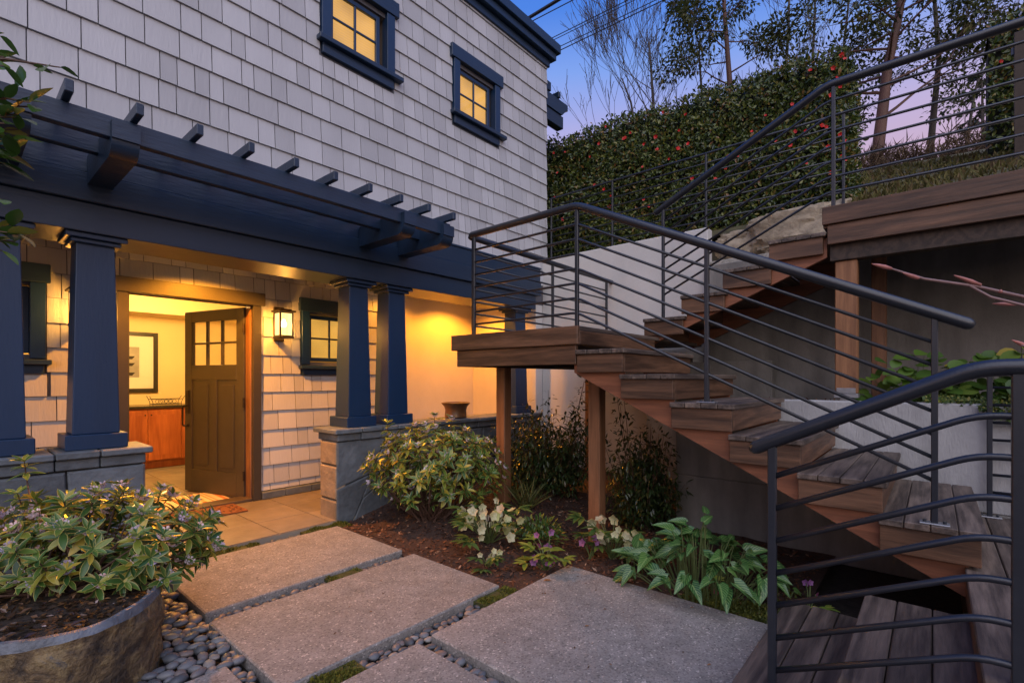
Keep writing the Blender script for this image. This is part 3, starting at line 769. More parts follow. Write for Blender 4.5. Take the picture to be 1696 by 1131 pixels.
# side pergola brackets past the corner of the house
for (y, z0, z1, x1) in ((4.27, 5.05, 5.235, 6.17), (4.27, 5.49, 5.62, 5.86)):
    MB().cb(5.651, x1, y, y+.12, z0, z1, .006).build('side_bracket', NAVY, house)
auto_smooth(MB().prism([(5.651,5.24),(6.12,5.24),(6.16,5.28),(6.20,5.33),(6.26,5.35),(6.26,5.44),(5.651,5.44)], 4.25, 4.36, 1).build('side_bracket', NAVY, house), 30)
MB().cb(5.98, 6.03, 4.22, 7.4, 5.445, 5.53, .004).build('side_pergola_beam', NAVY, house)

# ================================================================== low stone walls
def poly_split(poly, n, r):
    ps = [poly]
    def area(p): return abs(sum(p[i][0]*p[(i+1)%len(p)][1]-p[(i+1)%len(p)][0]*p[i][1] for i in range(len(p))))/2
    while len(ps) < n:
        ps.sort(key=area, reverse=True); p = ps.pop(0)
        cx = sum(q[0] for q in p)/len(p)+r.uniform(-.05,.05); cy = sum(q[1] for q in p)/len(p)+r.uniform(-.04,.04)
        w_ = max(q[0] for q in p)-min(q[0] for q in p); h_ = max(q[1] for q in p)-min(q[1] for q in p)
        t = (math.pi/2 if w_ > h_*1.1 else 0)+r.uniform(-.55,.55); nx_, ny_ = -math.sin(t), math.cos(t)
        A, B = [], []
        for i in range(len(p)):
            a, b = p[i], p[(i+1) % len(p)]
            da = (a[0]-cx)*nx_+(a[1]-cy)*ny_; db_ = (b[0]-cx)*nx_+(b[1]-cy)*ny_
            (A if da >= 0 else B).append(a)
            if da*db_ < 0:
                k = da/(da-db_); q = (a[0]+(b[0]-a[0])*k, a[1]+(b[1]-a[1])*k); A.append(q); B.append(q)
        ps += [q for q in (A, B) if len(q) > 2]
    return ps
def inset(p, d):
    cx = sum(q[0] for q in p)/len(p); cy = sum(q[1] for q in p)/len(p); out = []
    for q in p:
        l = math.hypot(q[0]-cx, q[1]-cy); k = max(.3, 1-d*1.4/max(l,1e-4)); out.append((cx+(q[0]-cx)*k, cy+(q[1]-cy)*k))
    return out
def stone_face(parent, poly, n, axis, face, sgn, mat, seed, name='stone'):
    r = random.Random(seed)
    for p in poly_split(poly, n, r):
        t = r.uniform(.012, .026); a = inset(p, .006); b2 = inset(p, .017)
        m = len(a)
        def p3(q, v): return (v, q[0], q[1]) if axis == 0 else (q[0], v, q[1])
        vs = [p3(q, face) for q in a] + [p3(q, face+sgn*t*.7) for q in a] + [p3(q, face+sgn*t) for q in b2]
        fs = [tuple(range(2*m, 3*m))] + [(i, (i+1) % m, m+(i+1) % m, m+i) for i in range(m)] + [(m+i, m+(i+1) % m, 2*m+(i+1) % m, 2*m+i) for i in range(m)]
        MB().add(vs, fs).build(name, mat, parent)
def stone_wall(x0, x1, label, cap_joints, left_end, right_end, seed, nst):
    w_ = MB().box(x0+.02, x1-.02, 4.08, 4.36, -.08, .703).build('stone_wall', paint('wall_mortar_%d' % seed, (.05,.055,.06), .9)); tag(w_, label, 'wall')
    stone_face(w_, [(x0,-.05),(x1,-.05),(x1,.70),(x0,.70)], nst, 1, 4.081, -1, STONE, seed)
    if left_end:
        zc = [-.06, .17, .48, .70]
        for i in range(3): MB().cb(x0, x0+.10, 4.066+rng.uniform(0,.006), 4.365, zc[i]+.004, zc[i+1]-.004, .014).build('stone', STONEW, w_)
    if right_end:
        for i, (a, b) in enumerate(((-.06,.22),(.22,.5),(.5,.70))): MB().cb(x1-.10, x1, 4.070, 4.365, a+.004, b-.004, .012).build('stone', STONE, w_)
    js = cap_joints
    for i in range(len(js)-1):
        MB().cb(js[i]+.003, js[i+1]-.003, 4.02+rng.uniform(-.004,.004), 4.435, .772, .815+rng.uniform(-.003,.001), .007).build('cap_stone', STONE, w_)
        MB().cb(js[i]+.003+(.035 if (i == 0 and left_end) else 0), js[i+1]-.003-(.035 if (i == len(js)-2 and right_end) else 0), 4.045+rng.uniform(-.004,.004), 4.40, .704, .770, .006).build('cap_stone', STONE, w_)
    return w_
stone_wall(-2.0, .913, 'low blue-grey stone wall beside the front door carrying the paired navy pillars', [-2.0,-1.4,-.8,-.25,.10,.455,.67,.947], False, True, 5, 11)
stone_wall(2.32, 5.34, 'low stone wall with tan end stones behind the flowering shrub', [2.285,2.56,2.787,2.96,3.20,3.5,3.82,4.1,4.45,4.8,5.1,5.34], True, False, 8, 15)

# ================================================================== retaining walls
ww = MB().cb(5.55, 5.70, 1.906, 4.199, -.08, 2.95, .008).build('stucco_wall', WSTUCCO); tag(ww, 'tall white stucco wall between the house corner and the upper stair flight', 'wall')
rw = MB().cb(5.62, 5.85, .4, 1.904, -.08, 2.58, .01).build('concrete_wall', CONCR); tag(rw, 'rough pitted concrete wall stub under the tan boulders', 'wall')
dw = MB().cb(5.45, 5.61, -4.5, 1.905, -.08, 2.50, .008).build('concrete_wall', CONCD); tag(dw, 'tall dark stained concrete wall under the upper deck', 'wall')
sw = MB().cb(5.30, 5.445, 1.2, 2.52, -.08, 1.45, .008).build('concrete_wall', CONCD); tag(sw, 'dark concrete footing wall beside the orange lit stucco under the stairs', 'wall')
lw = empty('concrete_wall', (4.38, .5, -.08)); tag(lw, 'low pale concrete retaining wall holding the raised bed behind the stairs', 'wall')
MB().cb(4.30, 4.46, -.262, .93, .42, 1.106, .008).build('wall_panel', CONCW, lw)
MB().cb(4.303, 4.46, .935, 1.757, .42, 1.106, .008).build('wall_panel', CONCD, lw)  # same pale wall, darker concrete paints the shade under the flight
MB().cb(4.30, 4.46, -.75, -.267, .42, 1.104, .008).build('wall_panel', CONCW, lw)
MB().cb(4.30, 4.46, -4.2, -.755, .42, 1.104, .008).build('wall_panel', CONCW, lw)
MB().cb(4.302, 4.46, -4.2, 1.757, -.09, .419, .006).build('wall_footing', CONCD, lw)  # lower part dark too: under-stair shade put into its colour
rb = MB().box(4.461, 5.449, -4.2, 1.757, -.08, 1.06).build('raised_bed', MULCH); tag(rb, kind='structure')
items = []
for i in range(1500):
    x, y = rng.uniform(4.47,5.44), rng.uniform(-.6,1.74)
    items.append(((x,y,1.063), Vector((rng.uniform(-1,1),rng.uniform(-1,1),rng.uniform(0,.5))), Vector((rng.uniform(-.5,.5),rng.uniform(-.5,.5),1)), rng.uniform(.015,.05)))
tag(cloud('bark_chips', CHIPR, items, None, 'quad', .22, .02, 0), 'red brown bark chips strewn on the raised bed', 'mulch', kind='stuff')

# ================================================================== staircase
LZ, RI, PI_ = 1.655, .178, .3535
st = empty('wooden_staircase', (3.6, 2.0, 0)); tag(st, 'brown stained wooden switchback staircase with thick box treads and landing', 'stairs')
def step(x0, x1, y0, y1, z, front, parent, nb=4):
    """box step; boards run along X; front=+1 riser faces +Y, -1 faces -Y"""
    s = MB()
    s.cb(x0+.02, x0+.055, y0+.022, y1-.005, z-.162, z-.032, .003)
    o = s.build('step', FASC[1], parent)
    ya, yb = (y0+.022, y0+.05) if front < 0 else (y1-.05, y1-.022)
    MB().cb(x0+.0555, x1-.02, ya, yb, z-.162, z-.032, .003).build('riser', FASC[0], o)
    bw = (y1-y0)/nb
    for i in range(nb):
        MB().cb(x0+rng.uniform(-.003,.003), x1, y0+bw*i+.0015, y0+bw*(i+1)-.0015, z-.0315, z+rng.uniform(-.0015,.0015), .004).build('board', DECKW[0], o)
    return o
for k in range(1, 7):
    y0 = 1.95-PI_*k-.012; step(3.0, 4.27, y0, y0+.392, LZ-RI*k, -1, st)
# landing
lf = MB(); lf.cb(3.0, 3.035, 1.955, 3.30, LZ-.135, LZ-.0005, .004)
land = lf.build('landing', FASC[1], st)
MB().cb(3.025, 3.06, 1.985, 3.25, LZ-.28, LZ-.137, .004).build('fascia', FASC[1], land)
MB().cb(3.036, 4.30, 1.955, 1.985, LZ-.135, LZ-.033, .003).build('fascia', FASC[0], land)
MB().cb(3.036, 5.52, 3.265, 3.30, LZ-.135, LZ-.033, .003).build('fascia', FASC[0], land)
yy = 1.957
while yy < 3.26:
    MB().cb(3.036, 5.52, yy+.002, min(yy+.136, 3.298), LZ-.032, LZ+rng.uniform(-.001,.001), .004).build('board', DECKW[0], land); yy += .138
for y in (2.05, 2.62, 3.18): MB().cb(3.061, 5.5, y, y+.045, LZ-.28, LZ-.14, .003).build('joist', DARKW, land)
# upper flight
DZ = LZ+RI*5+.012
for k in range(1, 5):
    y1 = 2.10-.3605*(k-1); step(4.35, 5.44, y1-.40, y1, LZ+.181*k, 1, st)
# stringers
def stringer(x0, x1, pts): MB().prism(pts, x0, x1, 0).build('stringer', REDW, st)
low = [(2.02,1.315),(-.12,.265),(-.12,.42)]
for k in range(6, 0, -1):
    yk = 1.95-PI_*k; zt = LZ-RI*k-.034; low += [(yk+.03, zt), (yk+PI_+.03, zt)]
low += [(2.02, LZ-.282)]
for x0 in (3.06, 4.20): stringer(x0, x0+.04, low)
upp = [(2.02, 1.60), (.62, 2.195), (.62, 2.32)]
for k in range(4, 0, -1):
    y1 = 2.10-.3605*(k-1); zt = LZ+.181*k-.034; upp += [(y1-.40, zt), (y1-.04, zt)]
upp += [(2.06, LZ-.04)]
for x0 in (4.41, 5.38): stringer(x0, x0+.04, upp)
# posts under the landing and steel shoes
MB().cb(3.42, 3.52, 2.02, 2.125, -.06, LZ-.281, .005).build('post', BROWNP, st)
MB().cb(3.42, 3.52, 3.03, 3.135, .03, LZ-.281, .005).build('post', BROWNP, st)
MB().cb(5.0, 5.1, 3.05, 3.15, .0, LZ-.281, .005).build('post', BROWNP, st)

# lower deck and first steps
dk = empty('timber_deck', (2.4, -.4, 0)); tag(dk, 'low weathered timber deck with two broad steps at the foot of the stairs', 'deck')
def broad(x0, x1, y0, y1, z, nb, nm, h):
    o = MB().cb(x0+.01, x1-.015, y0+.02, y1-.022, -.095, z-.034, .003).build(nm, DARKW, dk)
    MB().cb(x0, x1-.01, y1-.0215, y1-.004, z-h, z-.034, .003).build('riser', FASC[0], o)
    bw = (y1-y0)/nb
    for i in range(nb):
        MB().cb(x0, x1+rng.uniform(-.006,.006), y0+bw*i+.0022, y0+bw*(i+1)-.0022, z-.033, z+rng.uniform(-.0015,.0015), .004).build('board', DECKW[0], o)
broad(.9, 2.83, .235, .575, .14, 3, 'low_step', .14)
broad(.9, 2.80, -.115, .245, .275, 3, 'middle_step', .14)
broad(.9, 4.29, -3.0, -.105, .41, 21, 'platform', .14)

# upper deck
ud = empty('upper_deck', (4.9, -.8, 1.1)); tag(ud, 'upper timber deck with two-board fascia carried on a cedar post', 'deck')
MB().cb(4.33, 4.365, -4.2, .640, DZ-.132, DZ-.0005, .004).build('fascia', FASC[1], ud)
MB().cb(4.352, 4.385, -4.2, .610, DZ-.28, DZ-.134, .004).build('fascia', FASC[1], ud)
MB().cb(4.366, 5.60, .605, .638, DZ-.15, DZ-.034, .003).build('fascia', FASC[0], ud)
yy = -4.2
while yy < .6:
    MB().cb(4.366, 5.9, yy+.002, yy+.136, DZ-.033, DZ+rng.uniform(-.001,.001), .004).build('board', DECKW[0], ud); yy += .138
for i in range(9):
    y = .50-.5*i
    MB().cb(4.386, 5.449, y-.045, y, DZ-.19, DZ-.036, .003).build('joist', DARKW, ud)
MB().cb(4.40, 4.50, -4.2, .60, DZ-.40, DZ-.20, .004).build('beam', DARKW, ud)
MB().cb(4.42, 4.53, .43, .57, 1.16, DZ-.402, .006).build('post', CEDAR, ud)
MB().cb(5.10, 5.20, .30, .40, 1.061, DZ-.192, .006).build('post', BROWNP, ud)
shoe = MB(); shoe.cb(4.412, 4.538, .424, .576, 1.128, 1.159, .003); shoe.cb(4.44, 4.51, .46, .54, 1.10, 1.128, .003); shoe.cb(4.410, 4.4185, .44, .56, 1.16, 1.20, .002)
shoe.build('post_shoe', STEEL, ud)
MB().cb(4.5305, 4.54, .46, .54, DZ-.45, DZ-.36, .002).build('bracket_plate', STEEL, ud)

# ================================================================== railings
def railing(name, label, path, posts, bars, rr=.028, br=.0095, pw=.013, plates=(), base_off=0, group=None, ends=True):
    """path: handrail centreline; posts: (point-on-path xyz, bottom z); bars: list of offsets below the handrail"""
    z0 = min(p[1] for p in posts); p0 = posts[0][0]
    e = empty(name, (p0[0], p0[1], posts[0][1])); tag(e, label, 'railing', group)
    def smooth_path(pts, r=.06):
        pts = [Vector(p) for p in pts]; out = [pts[0]]
        for i in range(1, len(pts)-1):
            a = (pts[i-1]-pts[i]).normalized(); b = (pts[i+1]-pts[i]).normalized()
            A, B = pts[i]+a*r, pts[i]+b*r
            for k in range(5):
                t = k/4; out.append((A*(1-t)+pts[i]*t)*(1-t)+(pts[i]*(1-t)+B*t)*t)
        return out+[pts[-1]]
    sp_ = smooth_path(path)
    MB().tube(sp_, rr, 14, round_ends=True).build('handrail', RAIL, e, smooth=True)
    ends_ = (Vector(posts[0][0]), Vector(posts[-1][0]))
    for off in bars:
        if len(path) == 2: bp = [ends_[0], ends_[1]]
        else: bp = [ends_[0]] + [Vector(p) for p in path[1:-1]] + [ends_[1]]
        bp = smooth_path([p-Vector((0,0,off)) for p in bp], .05)
        MB().tube(bp, br, 8).build('bar', RAIL, e, smooth=True)
    for i, (p, zb) in enumerate(posts):
        MB().cb(p[0]-pw, p[0]+pw, p[1]-pw, p[1]+pw, zb, p[2]-rr*.6, .003).build('post', RAIL, e)
        if i in plates:
            MB().cb(p[0]-.03, p[0]+.03, p[1]-.055, p[1]+.055, zb, zb+.008, .002).build('base_plate', STEEL, e)
            for s in (-1, 1): MB().tube([(p[0], p[1]+s*.036, zb+.006), (p[0], p[1]+s*.036, zb+.02)], .008, 6).build('bolt', RAIL, e)
    return e
B7 = [.135+.108*i for i in range(7)]
HX = 3.035
def hz(y): return 2.535 - .485*(1.98-y)
railing('stair_railing', 'dark steel railing along the lower stair flight and landing edge', [(HX,3.07,2.525),(HX,1.98,2.535),(HX,-.115,hz(-.115))],
        [((HX,3.04,2.525),LZ),((HX,1.98,2.53),LZ),((HX,1.047,hz(1.047)),LZ-RI*3+.002),((HX,-.002,hz(-.002)),LZ-RI*6+.002)], B7, plates=(2,3))
railing('landing_railing', 'dark steel railing on the far side of the landing facing the porch', [(3.075,3.245,2.50),(5.50,3.245,2.50)] if False else [(HX+.02,3.10,2.515),(5.62,3.10,2.49)],
        [((HX+.05,3.10,2.51),LZ),((4.28,3.10,2.50),LZ),((5.42,3.10,2.49),LZ)], [.125+.108*i for i in range(7)], rr=.026, br=.009)
def uz(y): return 2.835+(1.959-y)*.50
railing('upper_railing', 'dark steel railing climbing the upper flight and running along the upper deck', [(4.385,1.975,2.83),(4.385,.62,3.49),(4.385,-3.6,3.47)],
        [((4.385,1.911,2.86),LZ+.181),((4.385,.575,3.485),DZ),((4.385,-1.4,3.478),DZ),((4.385,-3.5,3.47),DZ)], [.125+.115*i for i in range(7)], rr=.029)
NX = 1.97
def ns(px): # y on plane NX
    a = (px-848)/814; t = NX/(FWD.x+RGT.x*a); return (FWD.y+RGT.y*a)*t
railing('step_railing', 'dark steel railing with stout handrail beside the two broad lower steps', [(NX,ns(1252),1.016),(NX,ns(1618),1.302),(NX,-2.6,1.302)],
        [((NX,ns(1279),1.052),.14),((NX,ns(1686),1.302),.41),((NX,-1.3,1.302),.41),((NX,-2.5,1.302),.41)], [.138+.117*i for i in range(7)], rr=.0245, br=.0105, pw=.0135)
railing('deck_railing', 'short dark steel railing on the low deck against the pale concrete wall', [(4.25,-.24,1.33),(4.25,-2.6,1.33)],
        [((4.25,-.262,1.33),.41),((4.25,-1.3,1.33),.41),((4.25,-2.5,1.33),.41)], [.115+.108*i for i in range(7)], rr=.024, br=.009, plates=(0,))
railing('wall_railing', 'thin dark steel railing on top of the white stucco wall before the hedge', [(5.66,4.15,3.82),(5.66,.62,3.82)],
        [((5.66,4.12,3.82),2.95),((5.66,3.15,3.82),2.95),((5.66,1.96,3.82),2.95),((5.66,.66,3.82),2.582)], [.11+.108*i for i in range(7)], rr=.012, br=.008, pw=.012)

# ================================================================== boulders
def boulder(loc, s, seed, label, rot=0):
    b = MB(); n, m = 64, 40
    vs = []
    for i in range(m+1):
        ph = -math.pi/2+math.pi*i/m
        for j in range(n):
            t = 2*math.pi*j/n
            p = Vector((math.cos(ph)*math.cos(t), math.cos(ph)*math.sin(t), math.sin(ph)))
            q = Vector([math.copysign(abs(x)**.62, x) for x in p])
            k = 1+.22*noise.noise(p*1.4+Vector((seed,0,0)))+.10*noise.noise(p*4+Vector((seed,3,0)))+.07*noise.noise(p*9+Vector((seed,6,0)))+.045*abs(noise.noise(p*22+Vector((seed,9,0))))+.02*noise.noise(p*45+Vector((seed,2,0)))
            q = q*k; q = Matrix.Rotation(rot, 3, 'Z') @ Vector((q.x*s[0], q.y*s[1], q.z*s[2]))
            vs.append(q+Vector(loc))
    fs = [(i*n+j, i*n+(j+1) % n, (i+1)*n+(j+1) % n, (i+1)*n+j) for i in range(m) for j in range(n)]
    b.add(vs, fs); o = b.build('boulder', BOULDER); auto_smooth(o, 32); tag(o, label, 'boulder', 'boulders on the retaining wall')
boulder((5.84,1.05,2.78), (.27,.47,.25), 3, 'large rough tan boulder behind the upper flight beside the deck', .05)
boulder((5.84,1.66,2.72), (.20,.22,.17), 9, 'small rounded boulder at the end of the white stucco wall')

# ================================================================== small things on the porch and indoors
pot = MB().lathe([(.0,0),(.115,0),(.13,.01),(.125,.05),(.122,.09),(.135,.13),(.165,.165),(.17,.175),(.155,.178),(.12,.14),(.10,.06),(0,.05)], (3.93,4.24,.816), 32).build('pot', TERRA, smooth=True)
auto_smooth(pot, 50); tag(pot, 'round flared bronze glazed pot standing on the stone wall cap', 'pot')
mat = MB().cb(1.22, 1.93, 4.99, 5.36, .001, .016, .005).build('doormat', paint('coir_mat', (.20,.075,.028), .95, .3, 60, .8, 220)); tag(mat, 'rust brown coir doormat with dark woven pattern outside the threshold', 'doormat')
DKM = paint('coir_dark', (.05,.022,.012), .95, .3, 60)
for i in range(15):
    for j in range(6):
        if rng.random() < .75:
            x = 1.26+.044*i; y = 5.02+.054*j
            a, b = (.032,.014) if (i+j) % 2 else (.014,.036)
            MB().cb(x, x+a, y, y+b, .0155, .0185, .001).build('pattern_block', DKM, mat)
m, t, b = nodes_of('striped_rug')
tcx = N(t,'ShaderNodeTexCoord'); sx = N(t,'ShaderNodeSeparateXYZ'); t.links.new(tcx.outputs['Object'], sx.inputs[0])
fr = N(t,'ShaderNodeMath',operation='MULTIPLY'); fr.inputs[1].default_value = 5.2; t.links.new(sx.outputs[0], fr.inputs[0])
f2 = N(t,'ShaderNodeMath',operation='FRACT'); t.links.new(fr.outputs[0], f2.inputs[0])
c = ramp(t, f2.outputs[0], [(0,(.55,.20,.05)),(.18,(.62,.25,.07)),(.20,(.75,.60,.38)),(.42,(.75,.60,.38)),(.44,(.6,.3,.1)),(.50,(.6,.3,.1)),(.52,(.78,.65,.42)),(.62,(.78,.65,.42)),(.64,(.6,.3,.1)),(.70,(.6,.3,.1)),(.72,(.75,.62,.4)),(.99,(.75,.62,.4)),(1,(.55,.2,.05))])
for n_ in t.nodes:
    if n_.type == 'VALTORGB': n_.color_ramp.interpolation = 'CONSTANT'
t.links.new(c, b.inputs['Base Color']); b.inputs['Roughness'].default_value = .9
rug = MB().cb(1.12, 2.0, 5.60, 6.14, .0015, .010, .003).build('rug', m); tag(rug, 'striped orange and cream rug just inside the open door', 'rug')
# cabinet
cab = MB().cb(.0, 3.2, 8.37, 8.945, .10, .85, .004).build('cabinet', CABW); tag(cab, 'cherry wood base cabinet with dark countertop inside the entry', 'cabinet')
MB().cb(.0, 3.2, 8.42, 8.945, .001, .0995, .003).build('toe_kick', CABW, cab)
MB().cb(-.02, 3.22, 8.33, 8.948, .851, .886, .004).build('countertop', COUNTER, cab)
for i, x in enumerate((.16,.56,.96,1.36,1.76,2.16,2.56)):
    x -= .32
    if x < -.2: continue
    o = MB().cb(x+.86-.4+.003, x+.86-.003, 8.348, 8.3695, .12, .83, .004).build('cabinet_door', CABW, cab)
    MB().cb(x+.46+.065, x+.86-.065, 8.3455, 8.3479, .19, .76, .001).build('panel', CABW, o)
    kx = x+.86-.035 if i % 2 else x+.46+.035
    MB().tube([(kx,8.349,.76),(kx,8.322,.76)], [.006,.011], 8).build('knob', BRONZE, o)
# picture
pf = MB()
x0,x1,z0,z1 = 1.40,2.156,1.068,1.958
pf.cb(x0,x0+.056,8.91,8.948,z0,z1,.003); pf.cb(x1-.056,x1,8.91,8.948,z0,z1,.003); pf.cb(x0+.0565,x1-.0565,8.911,8.948,z1-.056,z1,.003); pf.cb(x0+.0565,x1-.0565,8.911,8.948,z0,z0+.056,.003)
pic = pf.build('picture', BLACKF); tag(pic, 'black framed print with wide cream mount on the entry wall', 'picture')
MB().box(x0+.057,x1-.057,8.93,8.947,z0+.057,z1-.057).build('mount', MATW, pic)
MB().box(1.63,1.926,8.926,8.9295,1.29,1.735).build('print', paint('grey_print', (.30,.29,.27), .6, .3, 6), pic)
for z in (1.60, 1.50, 1.36):
    MB().prism([(1.68,z),(1.72,z-.045),(1.84,z-.045),(1.875,z)], 8.9235, 8.9255, 1).build('printed_shape', BLACKF, pic)
# wire tray
ty = 8.52
tr = MB()
for (a, b_) in ((1.98,2.33),):
    for y in (ty-.08, ty+.08):
        tr.tube([(a,y,.905),(b_,y,.905)], .004, 6); tr.tube([(a-.02,y,.975),(b_+.02,y,.975)], .004, 6)
        for x in (a, b_): tr.tube([(x,y,.887),(x,y,.93),(x-.02 if x == a else x+.02,y,.98),(x-.04 if x == a else x+.045,y,1.02)], .004, 6)
        for x in (a+.09, (a+b_)/2-.02, (a+b_)/2+.03, b_-.09):
            tr.tube([(x+.025*math.cos(q), y, .94+.025*math.sin(q)) for q in [k*math.pi/5 for k in range(11)]], .003, 5, caps=False)
    for x in (a, b_): tr.tube([(x,ty-.08,.905),(x,ty+.08,.905)], .004, 6); 
    tr.box(a, b_, ty-.08, ty+.08, .900, .903)
tag(tr.build('wire_tray', BLACKF), 'scrolled black wire tray on the dark countertop', 'tray')
# ceiling lamp indoors
cl = MB().lathe([(0,0),(.20,0),(.225,.02),(.225,.045),(0,.045)], (1.80,7.35,2.414), 32).build('ceiling_lamp', BRONZE, smooth=False); tag(cl, 'flat round ceiling lamp glowing inside the entry', 'lamp')
MB().lathe([(0,0),(.12,.004),(.19,.018),(.2,.03),(0,.03)], (1.80,7.35,2.394), 32).build('diffuser', DISC, cl, smooth=True)
def point(name, loc, watts, col, rad, parent):
    l = bpy.data.lights.new(name, 'POINT'); l.energy = watts; l.color = col; l.shadow_soft_size = rad
    o = bpy.data.objects.new(name, l); link(o, parent, loc); return o
point('lamp_light', (1.80,7.35,2.28), 85, (1.0,.56,.15), .12, cl)
# wall lanterns
def lantern(x, label):
    z0, z1 = 1.672, 2.04; xc = x+.108
    pl = MB().cb(x, x+.105, 5.352, 5.384, z0, z1, .004).build('wall_lantern', BRONZE); tag(pl, label, 'lantern', 'bronze wall lanterns by the front door')
    w_ = .072; y1, y0 = 5.335-.01, 5.335-.01-2*w_; xa, xb = x+.052-w_, x+.052+w_
    fr_ = MB()
    for xx in (xa, xb-.016):
        for y in (y0, y1-.016): fr_.cb(xx, xx+.016, y, y+.016, 1.715, 1.975, .002)
    for zz_ in (1.7150, 1.9610):
        fr_.cb(xa+.0165, xb-.0165, y0+.001, y0+.012, zz_, zz_+.014, .002); fr_.cb(xa+.001, xa+.012, y0+.0165, y1-.0165, zz_, zz_+.014, .002)
    fr_.cb(xa-.006, xb+.006, y0-.006, y1+.006, 1.70, 1.7145, .003); fr_.cb(xa-.02, xb+.02, y0-.02, y1+.02, 1.9755, 1.993, .003)
    fr_.cb(xa+.012, xb-.012, y0+.012, y1-.012, 1.9935, 2.008, .003); fr_.cb(x+.035, x+.07, y1+.0062, 5.3518, 1.78, 1.81, .003); fr_.cb(x+.035, x+.07, y1+.0062, 5.3518, 1.92, 1.95, .003)
    fr_.build('frame', BRONZE, pl)
    g = .005
    for (a,b_,c_,d_) in ((xa+.012,xb-.012,y0+.003,y0+.007),(xa+.012,xb-.012,y1-.007,y1-.003),(xa+.003,xa+.007,y0+.012,y1-.012),(xb-.007,xb-.003,y0+.012,y1-.012)):
        MB().box(a,b_,c_,d_,1.7155,1.9745).build('pane', SEEDY, pl)
    bc = (x+.052, (y0+y1)/2, 1.85)
    MB().lathe([(.0,-.035),(.02,-.03),(.03,-.01),(.03,.01),(.018,.03),(.012,.05),(0,.05)], bc, 12).build('bulb', BULB, pl, smooth=True)
    MB().tube([(bc[0],bc[1],1.90),(bc[0],bc[1],1.9754)], .012, 8).build('socket', BRONZE, pl)
    point('lantern_light', (bc[0], bc[1]-.0, 1.845), 66, (1.0,.40,.05), .045, pl)
    return pl
lantern(2.335, 'lit bronze box wall lantern between the front door and the small window')
lantern(.70, 'lit bronze box wall lantern half hidden behind the left navy pillar')
# recessed porch downlights
def downlight(x, y, label, watts):
    o = MB().lathe([(.045,-.003),(.062,-.004),(.066,.0),(.066,.003),(.045,.003)], (x,y,2.4365), 24).build('downlight', paint('downlight_trim_%d' % int(x*10), (.5,.5,.5), .5)); tag(o, label, 'downlight', 'recessed downlights in the porch ceiling')
    MB().lathe([(0,0),(.044,0),(.044,.002),(0,.002)], (x,y,2.4355), 24).build('lens', DISC, o)
    l = bpy.data.lights.new('downlight_beam', 'SPOT'); l.energy = watts; l.color = (1.0,.34,.02); l.spot_size = R(146); l.spot_blend = .45; l.shadow_soft_size = .04
    link(bpy.data.objects.new('downlight_beam', l), o, (x,y,2.425))
downlight(3.75, 5.02, 'small recessed downlight in the porch ceiling over the stucco wall end', 32)
downlight(1.62, 4.80, 'small recessed downlight in the porch ceiling over the doormat', 250)
downlight(4.72, 4.86, 'small recessed downlight in the porch ceiling beside the end pillar', 105)

# ================================================================== stone basin
def basin():
    cx = sum(p[0] for p in BAS)/len(BAS); cy = sum(p[1] for p in BAS)/len(BAS)
    # denser outline
    pts = []
    n = len(BAS)
    for i in range(n):
        p0, p1, p2, p3 = [Vector((*BAS[(i+k-1) % n], 0)) for k in range(4)]
        for k in range(8):
            t = k/8
            pts.append(.5*((2*p1)+(-p0+p2)*t+(2*p0-5*p1+4*p2-p3)*t*t+(-p0+3*p1-3*p2+p3)*t**3))
    m = len(pts)
    def ring(scale, z, amp, seed, zamp=0, crack=0):
        out = []
        for p in pts:
            v = Vector((cx+(p.x-cx)*scale, cy+(p.y-cy)*scale, z))
            k = 1+amp*(noise.noise(Vector((p.x*5, p.y*5, z*6+seed)))+.5*noise.noise(Vector((p.x*16, p.y*16, z*16+seed))))
            if crack:
                c_ = noise.voronoi(Vector((p.x*3.6, p.y*3.6, z*3.0+seed)))[0]; k += crack*(min(c_[1]-c_[0], .35)-.2)
            v.x = cx+(v.x-cx)*k; v.y = cy+(v.y-cy)*k
            v.z += zamp*(noise.noise(Vector((p.x*4,p.y*4,seed)))+.4*noise.noise(Vector((p.x*14,p.y*14,seed)))); out.append(v)
        return out
    def strip(rings):
        b = MB(); vs = [v for r in rings for v in r]
        b.add(vs, [(i*m+j, i*m+(j+1) % m, (i+1)*m+(j+1) % m, (i+1)*m+j) for i in range(len(rings)-1) for j in range(m)]); return b
    rim_o = ring(1.0, .272, .012, 2, .012); 
    body = strip([ring(.985+.03*math.sin(max(0,i)/10*2.6), -.07+.033*i, .03, 1, 0, .16) for i in range(10)]+[ring(.995, .25, .02, 1, .012, .06), rim_o])
    o = body.build('stone_planter', ROCK); auto_smooth(o, 24); tag(o, 'rough natural stone planter hollowed from a boulder with chiselled blue-grey rim', 'planter')
    rim = strip([rim_o, ring(.968, .300, .016, 3, .012), ring(.925, .303, .016, 3, .010)])
    r_ = rim.build('rim', ROCKB, o); auto_smooth(r_, 35)
    inn = strip([ring(.925, .303, .016, 3, .010), ring(.90, .25, .02, 4), ring(.86, .12, .02, 4), ring(.80, .06, .02, 4)])
    auto_smooth(inn.build('inner_wall', ROCK, o), 40)
    fl = MB(); fl.add(ring(.80, .06, .02, 4), [tuple(range(m))]); fl.build('basin_floor', ROCK, o)
    return pts, cx, cy
bpts, bcx, bcy = basin()
HUMUS = paint('dark_humus', (.030,.020,.013), .7, .5, 25, 1.0, 60)
fan = MB(); nb_ = len(bpts); rings_ = []
for k, f_ in enumerate((.915,.7,.45,.2)):
    rings_ += [(bcx+(p.x-bcx)*f_, bcy+(p.y-bcy)*f_, .262+.035*(1-f_)+.012*noise.noise(Vector((p.x*f_*14,p.y*f_*14,k)))) for p in bpts]
